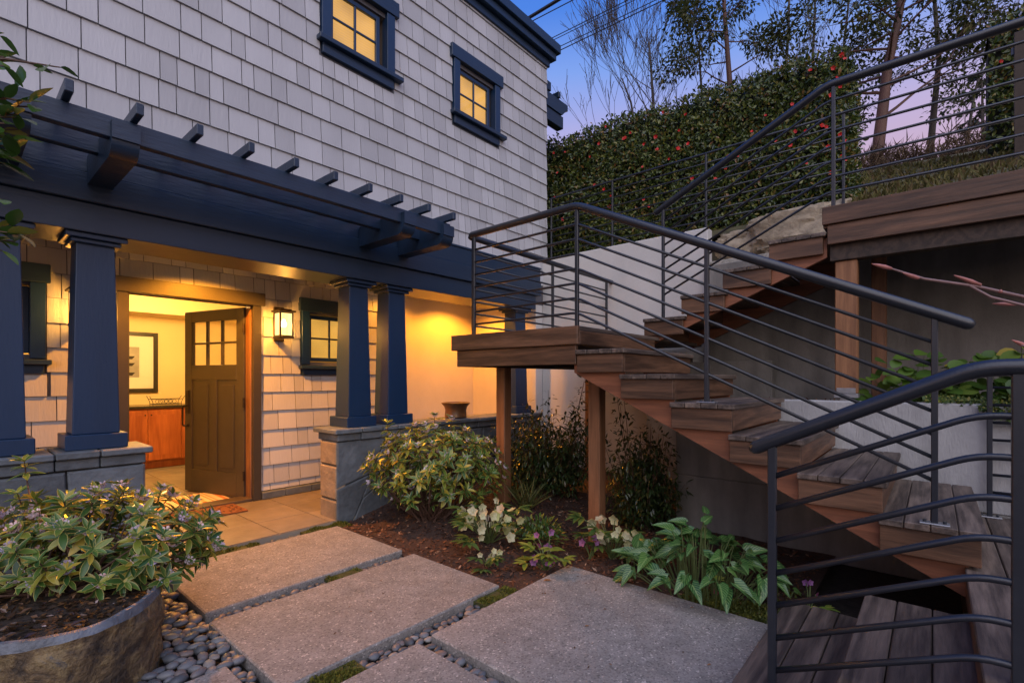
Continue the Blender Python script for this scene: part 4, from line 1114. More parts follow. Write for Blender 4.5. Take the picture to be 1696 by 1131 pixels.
fan.add(rings_+[(bcx,bcy,.30)], [(k*nb_+i_, k*nb_+(i_+1) % nb_, (k+1)*nb_+(i_+1) % nb_, (k+1)*nb_+i_) for k in range(3) for i_ in range(nb_)]+[(3*nb_+i_, 3*nb_+(i_+1) % nb_, 4*nb_) for i_ in range(nb_)])
tag(fan.build('planter_soil', HUMUS, smooth=True), kind='structure')
items = []
LITTER = leafmat('wet_leaf_litter', [(0,(.02,.012,.008)),(.5,(.06,.032,.016)),(.85,(.13,.065,.028)),(.95,(.26,.15,.06)),(1,(.5,.42,.42))], .3, trans=0, spec=.6)
for i_ in range(900):
    a_ = rng.uniform(0,6.283); rr_ = math.sqrt(rng.random())*.9; p = bpts[int(a_/6.2832*len(bpts)) % len(bpts)]
    x_, y_ = bcx+(p.x-bcx)*rr_, bcy+(p.y-bcy)*rr_
    items.append(((x_,y_,.270+.035*(1-rr_)), Vector((rng.uniform(-1,1),rng.uniform(-1,1),rng.uniform(-.1,.35))), Vector((rng.uniform(-.5,.5),rng.uniform(-.5,.5),1)), rng.uniform(.012,.045)))
tag(cloud('leaf_litter', LITTER, items, None, 'quad', .25, .03, .05), 'wet dark leaf litter covering the soil in the stone planter', 'litter', kind='stuff')
YLEAF = leafmat('fallen_yellow_leaf', [(0,(.45,.30,.04)),(1,(.6,.36,.05))], .5)
BRLEAF = leafmat('fallen_brown_leaf', [(0,(.06,.03,.015)),(.6,(.16,.07,.03)),(1,(.32,.15,.06))], .7)
lm_y = leaf_mesh('leaf', YLEAF, w=.3, fold=.06, droop=.1); lm_b = leaf_mesh('leaf', BRLEAF, w=.24, fold=.12, droop=.15)
o = inst('fallen_leaf', lm_y, (.60,2.93,.285), None, quat_for((.8,.4,.15),(0,0,1)), .05); tag(o, 'yellow leaf lying on the dark litter in the stone planter', 'leaf')
for i, (x, y, lb) in enumerate(((2.47,1.86,'curled brown leaf on the grey slab near the moss corner'),(2.05,2.60,'single brown leaf fleck on the middle paving slab'),(2.50,2.22,'pale orange leaf on the dark mulch'))):
    z = .004 if i < 2 else bed_z(x,y)+.014
    o = inst('fallen_leaf', lm_b, (x,y,z), None, quat_for((rng.uniform(-1,1),rng.uniform(-1,1),.05),(0,0,1)), (.05,.02,.055)[i]); tag(o, lb, 'leaf')

items = []
for i_ in range(46):
    x_, y_ = rng.choice(((rng.uniform(1.0,2.2),rng.uniform(3.05,3.85)),(rng.uniform(1.0,2.2),rng.uniform(2.1,2.8)),(rng.uniform(1.65,2.75),rng.uniform(.7,1.85)),(rng.uniform(1.65,2.75),rng.uniform(.7,1.85)),(rng.uniform(2.3,2.78),rng.uniform(1.6,1.88))))
    items.append(((x_,y_,.002), Vector((rng.uniform(-1,1),rng.uniform(-1,1),.12)), Vector((0,0,1)), rng.uniform(.008,.026)))
tag(cloud('leaf_litter', BRLEAF, items, None, 'full', .2, .12, .1), 'tiny brown leaf scraps scattered on the paving slabs', 'litter', kind='stuff')
# ================================================================== plants
DAPH = leafmat('variegated_leaf', [(0,(.030,.085,.024)),(.35,(.060,.14,.030)),(.7,(.11,.19,.035)),(.86,(.22,.26,.035)),(1,(.48,.36,.05))], .30, edge=(.44,.40,.12), trans=.22)
DAPH_L = [leaf_mesh('leaf', DAPH, w=.17, fold=.06, droop=.10), leaf_mesh('leaf', DAPH, w=.20, fold=.03, droop=.22), leaf_mesh('leaf', DAPH, w=.15, fold=.09, droop=.0)]
FLM = leafmat('pale_lilac_petal', [(0,(.52,.44,.64)),(.5,(.74,.68,.80)),(1,(.82,.62,.68))], .6, trans=.2)
def flower_cluster_mesh(k):
    r = random.Random(k); b = MB()
    for i in range(9):
        d = rv(r); d.z = abs(d.z)*.9+.1; d.normalize(); p = d*.5
        x = d.cross(Vector((.3,.2,1))).normalized(); y = x.cross(d)
        for q in range(4):
            t = q*math.pi/2+.3; u = (x*math.cos(t)+y*math.sin(t)); v_ = (x*math.cos(t+1.57)+y*math.sin(t+1.57))
            b.add([p, p+u*.26+v_*.14+d*.06, p+u*.36+d*.02, p+u*.26-v_*.14+d*.06], [(0,1,2,3)])
    return b.mesh('flower_cluster', FLM)
FCM = [flower_cluster_mesh(k) for k in range(3)]
def shrub(name, label, base, tips, leaf_len, nleaf, flowers, seed, meshes, twig=TWIG, limit=300, fsize=.03, cat='shrub', along=3):
    r = random.Random(seed); e = empty(name, base); tag(e, label, cat)
    stems = MB(); bs = Vector(base)
    leaves = []
    for (p, d) in tips:
        p = Vector(p); d = Vector(d).normalized()
        mid = bs*.45+p*.55; mid.z = bs.z+(p.z-bs.z)*.42; mid += Vector((r.uniform(-.05,.05), r.uniform(-.05,.05), 0))
        stems.tube([bs+Vector(((p.x-bs.x)*.22+r.uniform(-.05,.05), (p.y-bs.y)*.22+r.uniform(-.05,.05), 0)), mid, p-d*leaf_len*.8, p], [.007,.005,.0035,.002], 5)
        ax = d
        x = ax.cross(Vector((.31,.17,.94))).normalized(); y = x.cross(ax)
        for ring in range(along):
            pos = p-ax*leaf_len*.38*ring; n = nleaf if ring == 0 else max(3, nleaf-2)
            for i in range(n):
                t = 2*math.pi*(i+.5*ring)/n+r.uniform(-.25,.25); up_ = .55-.38*ring+r.uniform(-.2,.25)
                dd = (x*math.cos(t)+y*math.sin(t)+ax*up_).normalized()
                leaves.append((pos, dd, (ax+rv(r)*.25), leaf_len*r.uniform(.7,1.12)*(1 if ring else .85)))
    stems.build('stems', twig, e)
    def key(l):
        q = cam_px(l[0]); return -l[3]/max(.1, q[2])*(1 if (-30 < q[0] < 1726 and q[1] < 1160) else .01)
    leaves.sort(key=key)
    for l in leaves[:limit]:
        inst('leaf', meshes[r.randrange(len(meshes))], l[0], e, quat_for(l[1], l[2]), l[3])
    if leaves[limit:]: cloud('leaves', meshes[0].materials[0], leaves[limit:], e, 'full', .17, .05, .1)
    for (p, d) in tips:
        if r.random() < flowers:
            o = inst('flower_cluster', r.choice(FCM), Vector(p)+Vector(d).normalized()*fsize*.4, e, quat_for((d[0]+.01,d[1],d[2]), (.3,.2,.9)) @ Quaternion((1,0,0), R(90)), fsize*r.uniform(.8,1.25))
    return e
def ell_tips(c, lat, dep, h, n, seed, shell=.75, zmin=.06):
    r = random.Random(seed); out = []; c = Vector(c); tries = 0
    while len(out) < n and tries < n*60:
        tries += 1
        v = rv(r).normalized()*(r.uniform(shell,1) if r.random() < .8 else r.uniform(.3,shell))
        if v.z < -.75: continue
        p = c+RGT*v.x*lat+FWD*v.y*dep+UP*v.z*h
        if p.z < zmin: continue
        if min([(p-q[0]).length for q in out] or [9]) < (lat*dep*h)**(1/3)*.20: continue
        out.append((p, (v.x*RGT*.8+v.y*FWD*.8+UP*(.55+max(0,v.z)*.6)+rv(r)*.35)))
    return out
tips = ell_tips((.50,3.24,.44), .62, .42, .30, 125, 21, zmin=.30)
tips = [q for q in tips if not (inside((q[0].x,q[0].y), BAS, .0) and q[0].z < .33)]
for (x, y, z, dx, dy, dz) in ((.93,2.98,.46,.5,-.2,.5),(.97,2.93,.38,.5,-.5,.2),(.90,2.95,.31,.4,-.5,-.1),(.99,3.02,.52,.5,0,.7),(.88,3.05,.58,.3,-.2,.8),(.30,3.75,.82,-.1,-.1,1),(.27,3.70,.66,-.2,-.2,.8),(.80,3.25,.66,.2,-.1,1)):
    tips.append((Vector((x,y,z)), Vector((dx,dy,dz))))
shrub('flowering_shrub', 'variegated shrub with lilac flower clusters growing in the stone planter', (.36,3.10,.27), tips, .088, 7, .85, 5, DAPH_L, fsize=.046)
tips = ell_tips((2.86,3.34,.50), .64, .38, .38, 150, 31, zmin=.14)
for (x,y,z) in ((2.55,3.62,.88),(2.98,3.5,.93),(3.12,3.42,.90),(2.75,3.5,.86)): tips.append((Vector((x,y,z)), Vector((0,0,1))))
shrub('flowering_shrub', 'variegated shrub with lilac flower clusters growing before the stone wall', (2.86,3.40,bed_z(2.86,3.4)-.03), tips, .09, 7, .75, 6, DAPH_L, fsize=.042)

NAND = leafmat('dark_glossy_leaf', [(0,(.018,.036,.014)),(.5,(.034,.062,.020)),(.85,(.06,.085,.026)),(1,(.12,.09,.03))], .28, trans=.15)
NANDM = [leaf_mesh('leaf', NAND, w=.17, fold=.04, droop=.15)]
def airy_shrub(label, base, c, lat, dep, h, ncane, nleaf, seed, ll=.045, extra=()):
    r = random.Random(seed); e = empty('evergreen_shrub', base); tag(e, label, 'shrub'); b = MB(); items = []; bs = Vector(base)
    ts = [t[0] for t in ell_tips(c, lat, dep, h, ncane, seed, .35, base[2]+.1)] + [Vector(x) for x in extra]
    for p in ts:
        mid = bs.lerp(p, .5)+Vector(((p.x-bs.x)*.12,(p.y-bs.y)*.12,-.04*(p.z-bs.z)))
        b.tube([bs+Vector((r.uniform(-.06,.06),r.uniform(-.06,.06),0)), mid, p], [.006,.004,.0015], 4)
        for i in range(nleaf):
            t = r.uniform(.35,1.02); q = bs.lerp(mid, t*2) if t < .5 else mid.lerp(p, (t-.5)*2)
            off = rv(r)*.095*(1.1-t*.5); pos = q+off
            d = (off.normalized()*.8+Vector((0,0,-.15))+rv(r)*.5)
            items.append((pos, d, Vector((0,0,1))+rv(r)*.5, ll*r.uniform(.7,1.25)))
    b.build('stems', TWIG, e)
    r.shuffle(items)
    for l in items[:200]: inst('leaf', NANDM[0], l[0], e, quat_for(l[1], l[2]), l[3])
    cloud('leaves', NAND, items[200:], e, 'full', .17, .04, .15)
airy_shrub('dark evergreen shrub with loose tall sprigs between the two landing posts', (4.02,2.98,bed_z(4.02,2.98)-.02), (4.02,2.98,.64), .64, .42, .48, 120, 52, 41, .058, ((4.3,2.7,1.32),(4.35,2.75,1.22),(4.2,3.1,1.15)))
airy_shrub('dark evergreen shrub beside the near landing post and concrete footing', (4.02,1.92,bed_z(4.02,1.92)-.02), (3.98,1.94,.46), .40, .30, .44, 84, 52, 42, .056, ((3.75,2.05,1.15),(3.72,2.0,1.05),(3.8,2.02,1.22)))
# grass tuft behind
GR = leafmat('grass_blade', [(0,(.05,.07,.015)),(1,(.13,.12,.03))], .6)
items = []
for i in range(70):
    a = rng.uniform(0,6.3); items.append(((3.5+rng.uniform(-.06,.06), 2.85+rng.uniform(-.06,.06), bed_z(3.5,2.85)), (math.cos(a)*.6, math.sin(a)*.6, rng.uniform(.4,1.2)), rv(), rng.uniform(.18,.32)))
tag(cloud('grass_tuft', GR, items, None, 'full', .02, .002, .35, stuff=False), 'thin green grass tuft in the mulch near the dark shrub', 'grass')

# hellebores
HLEAF = leafmat('hellebore_leaf', [(0,(.035,.075,.02)),(.6,(.07,.13,.03)),(1,(.16,.20,.04))], .4, trans=.2)
HYL = leafmat('bright_hellebore_leaf', [(0,(.12,.20,.03)),(.6,(.22,.28,.04)),(1,(.30,.30,.06))], .45, trans=.25)
HLM = leaf_mesh('leaf', HLEAF, w=.16, fold=.05, droop=.2); HYM = leaf_mesh('leaf', HYL, w=.17, fold=.05, droop=.15)
PETW = leafmat('cream_petal', [(0,(.55,.55,.30)),(.5,(.66,.62,.42)),(.8,(.50,.52,.20)),(1,(.62,.48,.42))], .6, trans=.3)
PETP = leafmat('purple_petal', [(0,(.24,.08,.24)),(.6,(.36,.16,.36)),(1,(.42,.10,.22))], .6, trans=.3)
PETK = leafmat('magenta_petal', [(0,(.5,.03,.14)),(1,(.6,.06,.2))], .5, trans=.3)
def cup_mesh(mat, name='flower'):
    v, f, e_, l_ = leaf_arrays('round', w=.42, fold=.12, droop=-.18)
    b = MB()
    for k in range(5):
        q = Matrix.Rotation(2*math.pi*k/5, 3, 'Z') @ Matrix.Rotation(R(14), 3, 'X')
        b.add([q @ Vector(p)*.5 for p in v], f)
    b.tube([(0,0,0),(0,0,.16)], [.07,.03], 6)
    return b.mesh(name, mat, True)
CUPW, CUPP, CUPK = cup_mesh(PETW), cup_mesh(PETP), cup_mesh(PETK)
def hellebore(label, base, nfl, nlf, cup, lm, spread, hgt, seed, fs=.05, name='hellebore'):
    r = random.Random(seed); e = empty(name, base); tag(e, label, 'flower'); b = MB(); bs = Vector(base)
    for i in range(nfl):
        a = r.uniform(0,6.3); rad = spread*math.sqrt(r.random()); h = hgt*r.uniform(.30,1.05)*(1-.35*rad/spread)
        p = bs+Vector((math.cos(a)*rad, math.sin(a)*rad, h))
        b.tube([bs+Vector((r.uniform(-.02,.02),r.uniform(-.02,.02),-.01)), bs.lerp(p,.6)+Vector((0,0,h*.15)), p], [.004,.0035,.0025], 5)
        d = (Vector((-.75,-.55,.0))+Vector((r.uniform(-.7,.7), r.uniform(-.7,.7), r.uniform(-.35,.5)))).normalized()
        inst('flower', cup, p, e, d.to_track_quat('Z','Y'), fs*r.uniform(.8,1.25))
    for i in range(nlf):
        a = r.uniform(0,6.3); rad = spread*r.uniform(.5,1.15); h = hgt*r.uniform(.15,.85)
        p = bs+Vector((math.cos(a)*rad, math.sin(a)*rad, h))
        b.tube([bs, bs.lerp(p,.6)+Vector((0,0,h*.2)), p], [.004,.003,.002], 5)
        out_ = Vector((math.cos(a), math.sin(a), .15)); x = Vector((-math.sin(a), math.cos(a), 0))
        for k in range(6):
            t = (k-2.5)*.5; dd = out_*math.cos(t)+x*math.sin(t)+Vector((0,0,r.uniform(-.1,.25)))
            inst('leaf', lm, p, e, quat_for(dd, UP), fs*1.55*r.uniform(.8,1.15))
    b.build('stems', STEM, e)
def bz(x, y): return (x, y, bed_z(x, y)-.01)
hellebore('hellebore clump crowded with creamy white cup flowers in front of the variegated shrub', bz(2.80,2.64), 34, 14, CUPW, HLM, .27, .38, 51, .080)
hellebore('cream hellebore clump at the foot of the near landing post', bz(3.18,1.78), 19, 10, CUPW, HLM, .20, .36, 52, .078)
hellebore('hellebore with purple flowers and bright lime leaves at the slab corner', bz(2.72,2.02), 8, 11, CUPP, HYM, .16, .28, 53, .062)
hellebore('purple hellebore flowers mingled with the cream clump by the post', bz(3.06,1.88), 6, 2, CUPP, HLM, .09, .26, 54, .055)
hellebore('sparse hellebore with faded pale flowers at the edge of the slabs', bz(2.48,2.35), 5, 4, CUPW, HLM, .12, .18, 55, .055)
hellebore('small purple hellebore half hidden under the lowest stair tread', bz(3.14,.50) if False else (3.14,.52,-.04), 3, 4, CUPP, HYM, .10, .20, 56, .045)
hellebore('lone magenta bloom among the veined arum leaves', bz(3.0,.98), 1, 2, CUPK, HYM, .03, .22, 57, .04)
# evergreen ground clump
GCL = leafmat('groundcover_leaf', [(0,(.03,.07,.015)),(.6,(.06,.13,.025)),(1,(.14,.18,.03))], .4, trans=.2)
items = []
for i in range(420):
    v = rv(); p = Vector((2.98,2.30,.05))+Vector((v.x*.22, v.y*.2, abs(v.z)*.16))
    items.append((p, v+Vector((0,0,.2)), UP+rv()*.5, rng.uniform(.03,.055)))
o = cloud('ground_cover', GCL, items, None, 'full', .2, .05, .1); tag(o, 'low clump of small green leaves between the two hellebores', 'plant', kind='stuff')
items = []
for i in range(1600):
    x, y = rng.uniform(2.82,3.0) if rng.random() < .5 else rng.uniform(2.7,3.4), rng.uniform(.60,1.15) if rng.random() < .6 else rng.uniform(.5,.8)
    items.append(((x,y,bed_z(x,max(y,.56))+rng.uniform(0,.03)), rv()+Vector((0,0,.4)), UP+rv()*.4, rng.uniform(.010,.022)))
o = cloud('ground_cover', leafmat('tiny_leaf', [(0,(.04,.06,.01)),(1,(.12,.14,.025))], .6), items, None, 'quad', .35, .05, .1); tag(o, 'tiny leaved creeping mat at the foot of the stairs', 'plant', kind='stuff')
# arum
ARUM = leafmat('veined_arum_leaf', [(0,(.026,.090,.024)),(.6,(.045,.135,.034)),(1,(.08,.18,.04))], .3, vein=(.26,.38,.13), trans=.2)
ARM = leaf_mesh('leaf', ARUM, kind='arrow', w=.3, fold=.1, droop=.25)
def arum(label, base, n, spread, hgt, size, seed):
    r = random.Random(seed); e = empty('arum_plant', base); tag(e, label, 'plant'); b = MB(); bs = Vector(base)
    for i in range(n):
        a = 2*math.pi*i/n*2.4+r.uniform(-.4,.4); rad = spread*math.sqrt((i+.5)/n); h = hgt*(1.05-.75*rad/spread)*r.uniform(.75,1.2)
        p = bs+Vector((math.cos(a)*rad, math.sin(a)*rad, max(.05,h)))
        q0 = bs+Vector(((p.x-bs.x)*.62+r.uniform(-.04,.04),(p.y-bs.y)*.62+r.uniform(-.04,.04),0)); b.tube([q0, q0.lerp(p,.6)+Vector((0,0,h*.15)), p], [.0045,.004,.0025], 5)
        a += r.uniform(-1.1,1.1); d = Vector((math.cos(a), math.sin(a), r.uniform(-.7,.5)-.2*rad/spread+.4*(1-rad/spread)))
        inst('leaf', ARM, p, e, quat_for(d, UP+Vector((-.45,-.4,0))+rv(r)*.5), size*r.uniform(.6,1.25))
    b.build('stems', STEM, e)
arum('large clump of white veined arrow shaped arum leaves beside the slab', bz(3.05,1.08), 115, .44, .42, .118, 61)
arum('young arum with plain stalks nearest the cream hellebore', bz(3.02,1.50), 8, .17, .26, .13, 62)
arum('single small arum seedling under the stair stringer', bz(3.25,.72), 5, .12, .15, .10, 63)

# raised bed plants
EPI = leafmat('heart_leaf', [(0,(.055,.12,.02)),(.6,(.11,.21,.03)),(.92,(.18,.26,.04)),(1,(.5,.36,.03))], .45, trans=.3)
EPM = leaf_mesh('leaf', EPI, kind='round', w=.42, fold=.05, droop=.15)
def leafy_clump(label, base, c, sx, sy, sz, n, size, seed, mesh, name='leafy_plant'):
    r = random.Random(seed); e = empty(name, base); tag(e, label, 'plant'); b = MB(); bs = Vector(base)
    for i in range(n):
        v = rv(r); v.z = abs(v.z); p = Vector(c)+Vector((v.x*sx, v.y*sy, v.z*sz))
        if i % 3 == 0: b.tube([bs+Vector((v.x*sx*.4, v.y*sy*.5, 0)), p], [.003,.002], 4)
        d = Vector((-.5+r.uniform(-.6,.6), v.y+r.uniform(-.6,.6), r.uniform(-.35,.25)))
        inst('leaf', mesh, p, e, quat_for(d, UP+Vector((-.7,-.3,0))+rv(r)*.3), size*r.uniform(.7,1.25))
    b.build('stems', STEM, e)
leafy_clump('broad leaved green perennial on the raised bed beside the cedar post', (4.72,.10,1.055), (4.70,.10,1.10), .22, .36, .38, 110, .10, 71, EPM)
leafy_clump('broad leaved green perennial with a few yellow leaves further along the raised bed', (4.75,-.45,1.055), (4.70,-.45,1.10), .24, .42, .40, 130, .10, 72, EPM)
items = []
for i in range(2600):
    y = rng.uniform(-1.4,.05); u = rng.random(); 
    if u < .55: p = (4.30+rng.uniform(-.02,.35), y, 1.10+rng.uniform(0,.06))
    elif y < -.22: p = (4.285+rng.uniform(-.04,.01), y, 1.10-abs(rng.gauss(0,.13))*min(1,(-.2-y)*2.5))
    else: continue
    items.append((p, rv()+Vector((-.5,0,-.1)), Vector((-.6,-.2,1))+rv()*.4, rng.uniform(.018,.036)))
o = cloud('trailing_ground_cover', leafmat('trailing_leaf', [(0,(.04,.08,.015)),(.7,(.09,.14,.03)),(1,(.26,.24,.05))], .5), items, None, 'quad', .34, .05, .1); tag(o, 'small leaved creeper trailing over the pale concrete wall', 'plant', kind='stuff')

# near camellia branch on the left and budding branch on the right
CAM = leafmat('camellia_leaf', [(0,(.035,.085,.018)),(.5,(.060,.135,.024)),(.85,(.12,.20,.03)),(1,(.34,.19,.04))], .24, trans=.25)
CAMM = [leaf_mesh('leaf', CAM, w=.24, fold=.06, droop=.12), leaf_mesh('leaf', CAM, w=.27, fold=.03, droop=.2)]
cb_ = empty('camellia_tree', (-.62,1.90,-.07)); tag(cb_, 'glossy leaved camellia branches reaching in front of the left navy pillar', 'tree')
r = random.Random(81); tb = MB(); tb.tube([(-.62,1.9,-.09),(-.60,1.9,.8),(-.55,1.92,1.5),(-.45,1.95,2.2),(-.35,2.0,2.6)], [.05,.045,.035,.022,.01], 8)
tb.build('trunk', BARK, cb_)
twigs = MB()
def spray(p0, p1, n, ll):
    p0, p1 = Vector(p0), Vector(p1)
    twigs.tube([p0, p0.lerp(p1,.5)+Vector((0,0,.015)), p1], [.006,.004,.0018], 5)
    for i in range(n):
        t = .25+.75*i/max(1,n-1); p = p0.lerp(p1,t); ax = (p1-p0).normalized()
        d = ax*.7+rv(r)*.8
        inst('leaf', CAMM[i % 2], p, cb_, quat_for(d, UP+rv(r)*.6), ll*r.uniform(.7,1.15))
for (px, py, dd, n) in ((100,112,1.45,7),(8,95,1.4,7),(60,178,1.42,5),(10,165,1.4,8),(25,195,1.4,9),(5,225,1.38,10),(15,250,1.42,10),(30,215,1.45,6),(2,270,1.4,8),(20,375,1.4,8),(5,400,1.4,8),(25,400,1.45,5),(0,60,1.5,6),(2,330,1.4,4),(20,230,1.36,9),(32,245,1.4,8),(8,205,1.34,9),(18,260,1.38,8),(28,190,1.4,7),(12,385,1.36,9),(30,388,1.4,7),(3,415,1.38,7),(6,110,1.36,7),(48,170,1.4,6),(14,240,1.5,9)):
    p1 = hit(px, py, dd); p0 = p1-RGT*.32+Vector((0,0,rng.uniform(-.05,.03)))
    spray(p0, p1, n, .072)
    twigs.tube([p0, p0.lerp(Vector((-.5,1.93,p0.z-.1)), .6), (-.50,1.94,min(2.3,p0.z-.12))], [.006,.008,.01], 5)
twigs.build('branches', TWIG, cb_)
br_ = empty('budding_branch', (1.62,-1.25,-.07)); tag(br_, 'bare twig with pink swollen buds reaching past the upper deck', 'tree')
tw = MB(); tw.tube([(1.62,-1.25,-.09),(1.6,-1.2,.9),(1.5,-1.0,1.25)], [.03,.022,.016], 8); tw.build('trunk', BARK, br_)
def P3(px, py, dd): return hit(px, py, dd)
tw = MB()
tw.tube([Vector((1.5,-1.0,1.25)), P3(1760,505,.92), P3(1696,492,.92), P3(1620,475,.92), P3(1530,462,.92), P3(1460,440,.92)], [.008,.0036,.0032,.0030,.0026,.0014], 8)
tw.tube([Vector((1.5,-1.0,1.25)), P3(1780,520,.90), P3(1696,506,.9), P3(1640,492,.91), P3(1600,470,.92)], [.007,.0032,.0027,.0026,.002], 8)
tw.tube([Vector((1.5,-1.0,1.2)), P3(1760,580,.9), P3(1692,572,.9)], [.005,.0025,.002], 8)
tw.build('twig', paint('reddish_twig', (.20,.12,.115), .5, .2, 40), br_, smooth=True)
for (px, py, dx, dy, l) in ((1462,441,-18,-4,.018),(1507,457,-12,-5,.012),(1610,468,-30,-12,.028),(1668,500,-24,3,.02),(1690,571,-14,-8,.018),(1640,478,20,6,.02)):
    a = P3(px+14, py+4, .918); b_ = P3(px+dx, py+dy, .918)
    MB().tube([a, a.lerp(b_,.35), a.lerp(b_,.7), b_], [.0028,.0040,.0030,.0008], 8).build('bud', BUDS, br_, smooth=True)

# ================================================================== hedge
HEDGE = leafmat('hedge_leaf', [(0,(.022,.040,.012)),(.4,(.055,.090,.018)),(.7,(.11,.145,.026)),(.88,(.18,.18,.03)),(1,(.22,.10,.03))], .28, trans=.18)
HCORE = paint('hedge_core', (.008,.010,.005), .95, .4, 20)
REDF = leafmat('red_camellia_petal', [(0,(.58,.012,.012)),(.6,(.70,.02,.018)),(1,(.68,.06,.06))], .5, trans=.2)
REDM = cup_mesh(REDF)
def hedge(label, top, x0, x1, y0, y1, n, nfl, seed, ll=.062, redpow=1.0):
    r = random.Random(seed); e = empty('camellia_hedge', ((x0+x1)/2, (y0+y1)/2, hill((x0+x1)/2, (y0+y1)/2)-.1)); tag(e, label, 'hedge')
    b = MB(); ny_, nz = 24, 10
    def surf(u, v_, side): 
        y = y0+(y1-y0)*u; z0 = hill(x0, y)-.1; zt = top(y); z = z0+(zt-z0)*v_
        bul = .10*noise.noise(Vector((y*1.7, z*1.7, seed)))+.05*noise.noise(Vector((y*5, z*5, seed)))
        return Vector((x0-bul-.05*math.sin(v_*3.1), y, z)) if side == 0 else None
    # dark core, leaves hug it
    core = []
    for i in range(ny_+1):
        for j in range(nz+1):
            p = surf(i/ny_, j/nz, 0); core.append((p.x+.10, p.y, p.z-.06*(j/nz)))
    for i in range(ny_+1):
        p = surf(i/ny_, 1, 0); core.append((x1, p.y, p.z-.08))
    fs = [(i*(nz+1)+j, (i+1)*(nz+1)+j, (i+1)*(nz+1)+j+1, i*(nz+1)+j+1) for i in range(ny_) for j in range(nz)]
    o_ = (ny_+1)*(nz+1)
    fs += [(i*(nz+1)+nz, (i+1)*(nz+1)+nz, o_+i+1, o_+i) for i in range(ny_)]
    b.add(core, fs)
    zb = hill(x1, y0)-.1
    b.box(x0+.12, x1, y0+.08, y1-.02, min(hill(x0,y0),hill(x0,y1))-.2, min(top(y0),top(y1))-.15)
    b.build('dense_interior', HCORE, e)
    items = []
    for i in range(n):
        u = r.random(); w_ = r.random()
        if w_ < .74:
            p = surf(u, r.random()**.9, 0); nrm = Vector((-1, 0, .15))
        elif w_ < .90:
            y = y0+(y1-y0)*u; s = r.random(); p = Vector((x0+(x1-x0)*s-.05, y, top(y)+.05*noise.noise(Vector((y*3,s*3,seed))))); nrm = Vector((-.2,0,1))
        else:
            s = r.random(); v_ = r.random(); p = Vector((x0+(x1-x0)*s, y0+.04*noise.noise(Vector((s*4,v_*6,seed))), hill(x0,y0)-.1+(top(y0)-hill(x0,y0)+.1)*v_)); nrm = Vector((0,-1,.1))
        p = p+nrm.normalized()*(r.uniform(-.06,.04) if r.random() < .94 else r.uniform(0,.11))
        d = nrm*.35+rv(r)+Vector((0,0,.15)); up_ = nrm+rv(r)*.75
        items.append((p, d, up_, ll*r.uniform(.65,1.25)))
    cloud('foliage', HEDGE, items, e, 'full', .24, .06, .1)
    for i in range(nfl):
        u = r.random()**redpow; v_ = r.uniform(.25,.97); p = surf(1-u if redpow == 1 else u, min(v_,1), 0)
        p.x -= .05
        inst('flower', REDM, p, e, (Vector((-1,-.4,.1))+rv(r)*.5).to_track_quat('Z','Y'), r.uniform(.036,.064))
    return e
hedge('tall clipped camellia hedge dotted with red flowers above the white stucco wall', lambda y: 4.82+.06*(y-.8)+.05*noise.noise(Vector((y*1.3,0,5))), 6.35, 7.3, .72, 6.0, 36000, 72, 91, .053, 1.7)
hedge('camellia shrub with red flowers at the far end of the upper deck', lambda y: 5.75+.12*noise.noise(Vector((y*2,0,7))), 8.6, 9.4, -2.0, -.52, 6000, 14, 92)

# ================================================================== trees on the hillside
def grow(b, p, d, L, rad, depth, r, spread, leaves, seg=3, up=.12, minr=.004, sides=5, ratio=.72):
    pts = [p]; rs = [rad]; q = p.copy(); dd = d.normalized()
    for i in range(seg):
        dd = (dd+rv(r)*.13+Vector((0,0,up*.3))).normalized(); q = q+dd*(L/seg); pts.append(q.copy()); rs.append(max(minr, rad*(1-.42*(i+1)/seg)))
    b.tube(pts, rs, sides if rad > .02 else 4, caps=False)
    if depth == 0:
        leaves.append((q, dd)); return
    k = r.choice((2,3)) if depth > 1 else 3
    for i in range(k):
        nd = (dd+rv(r)*spread+Vector((0,0,up))).normalized(); st_ = pts[-1] if i < 2 else pts[-2]
        grow(b, st_, nd, L*ratio*r.uniform(.75,1.15), max(minr, rs[-1]*(.82 if i == 0 else .62)), depth-1, r, spread, leaves, seg, up, minr, sides, ratio)
def tree(name, label, base, path, trad, limbs, depth, L, spread, bark, leafm, nleaf, lsize, cl, seed, up=.1, group=None, minr=.004, ratio=.72):
    r = random.Random(seed); e = empty(name, base); tag(e, label, 'tree', group)
    path = [Vector(p) for p in path]; n = len(path)
    MB().tube(path, [trad*(1-.62*i/(n-1)) for i in range(n)], 9).build('trunk', bark, e, smooth=True)
    b = MB(); ends = []
    for (t, d, LL) in limbs:
        i = min(n-2, int(t*(n-1))); f_ = t*(n-1)-i; p = path[i].lerp(path[i+1], f_)
        grow(b, p, Vector(d), LL, trad*.30*(1.1-.6*t), depth, r, spread, ends, 3, up, minr, 5, ratio)
    b.build('branches', bark, e)
    if leafm:
        items = []
        for (p, d) in ends:
            for i in range(nleaf):
                q = p+rv(r)*cl; dd = (q-p).normalized()+rv(r)*.6+Vector((0,0,-.1))
                items.append((q, dd, UP+rv(r)*.8, lsize*r.uniform(.6,1.3)))
        cloud('crown', leafm, items, e, 'quad', .24, .05, .1)
    return e
TLEAF = leafmat('madrona_leaf', [(0,(.022,.034,.010)),(.5,(.05,.072,.017)),(.85,(.10,.115,.025)),(1,(.15,.13,.035))], .45, trans=.25)
def gp(px, d, dz=-.15):
    p = hit(px, 300, d); p.z = hill(p.x, p.y)+dz; return p
def up_path(px0, d, pts):
    b0 = gp(px0, d); return [b0]+[hit(x, y, d) for x, y in pts]
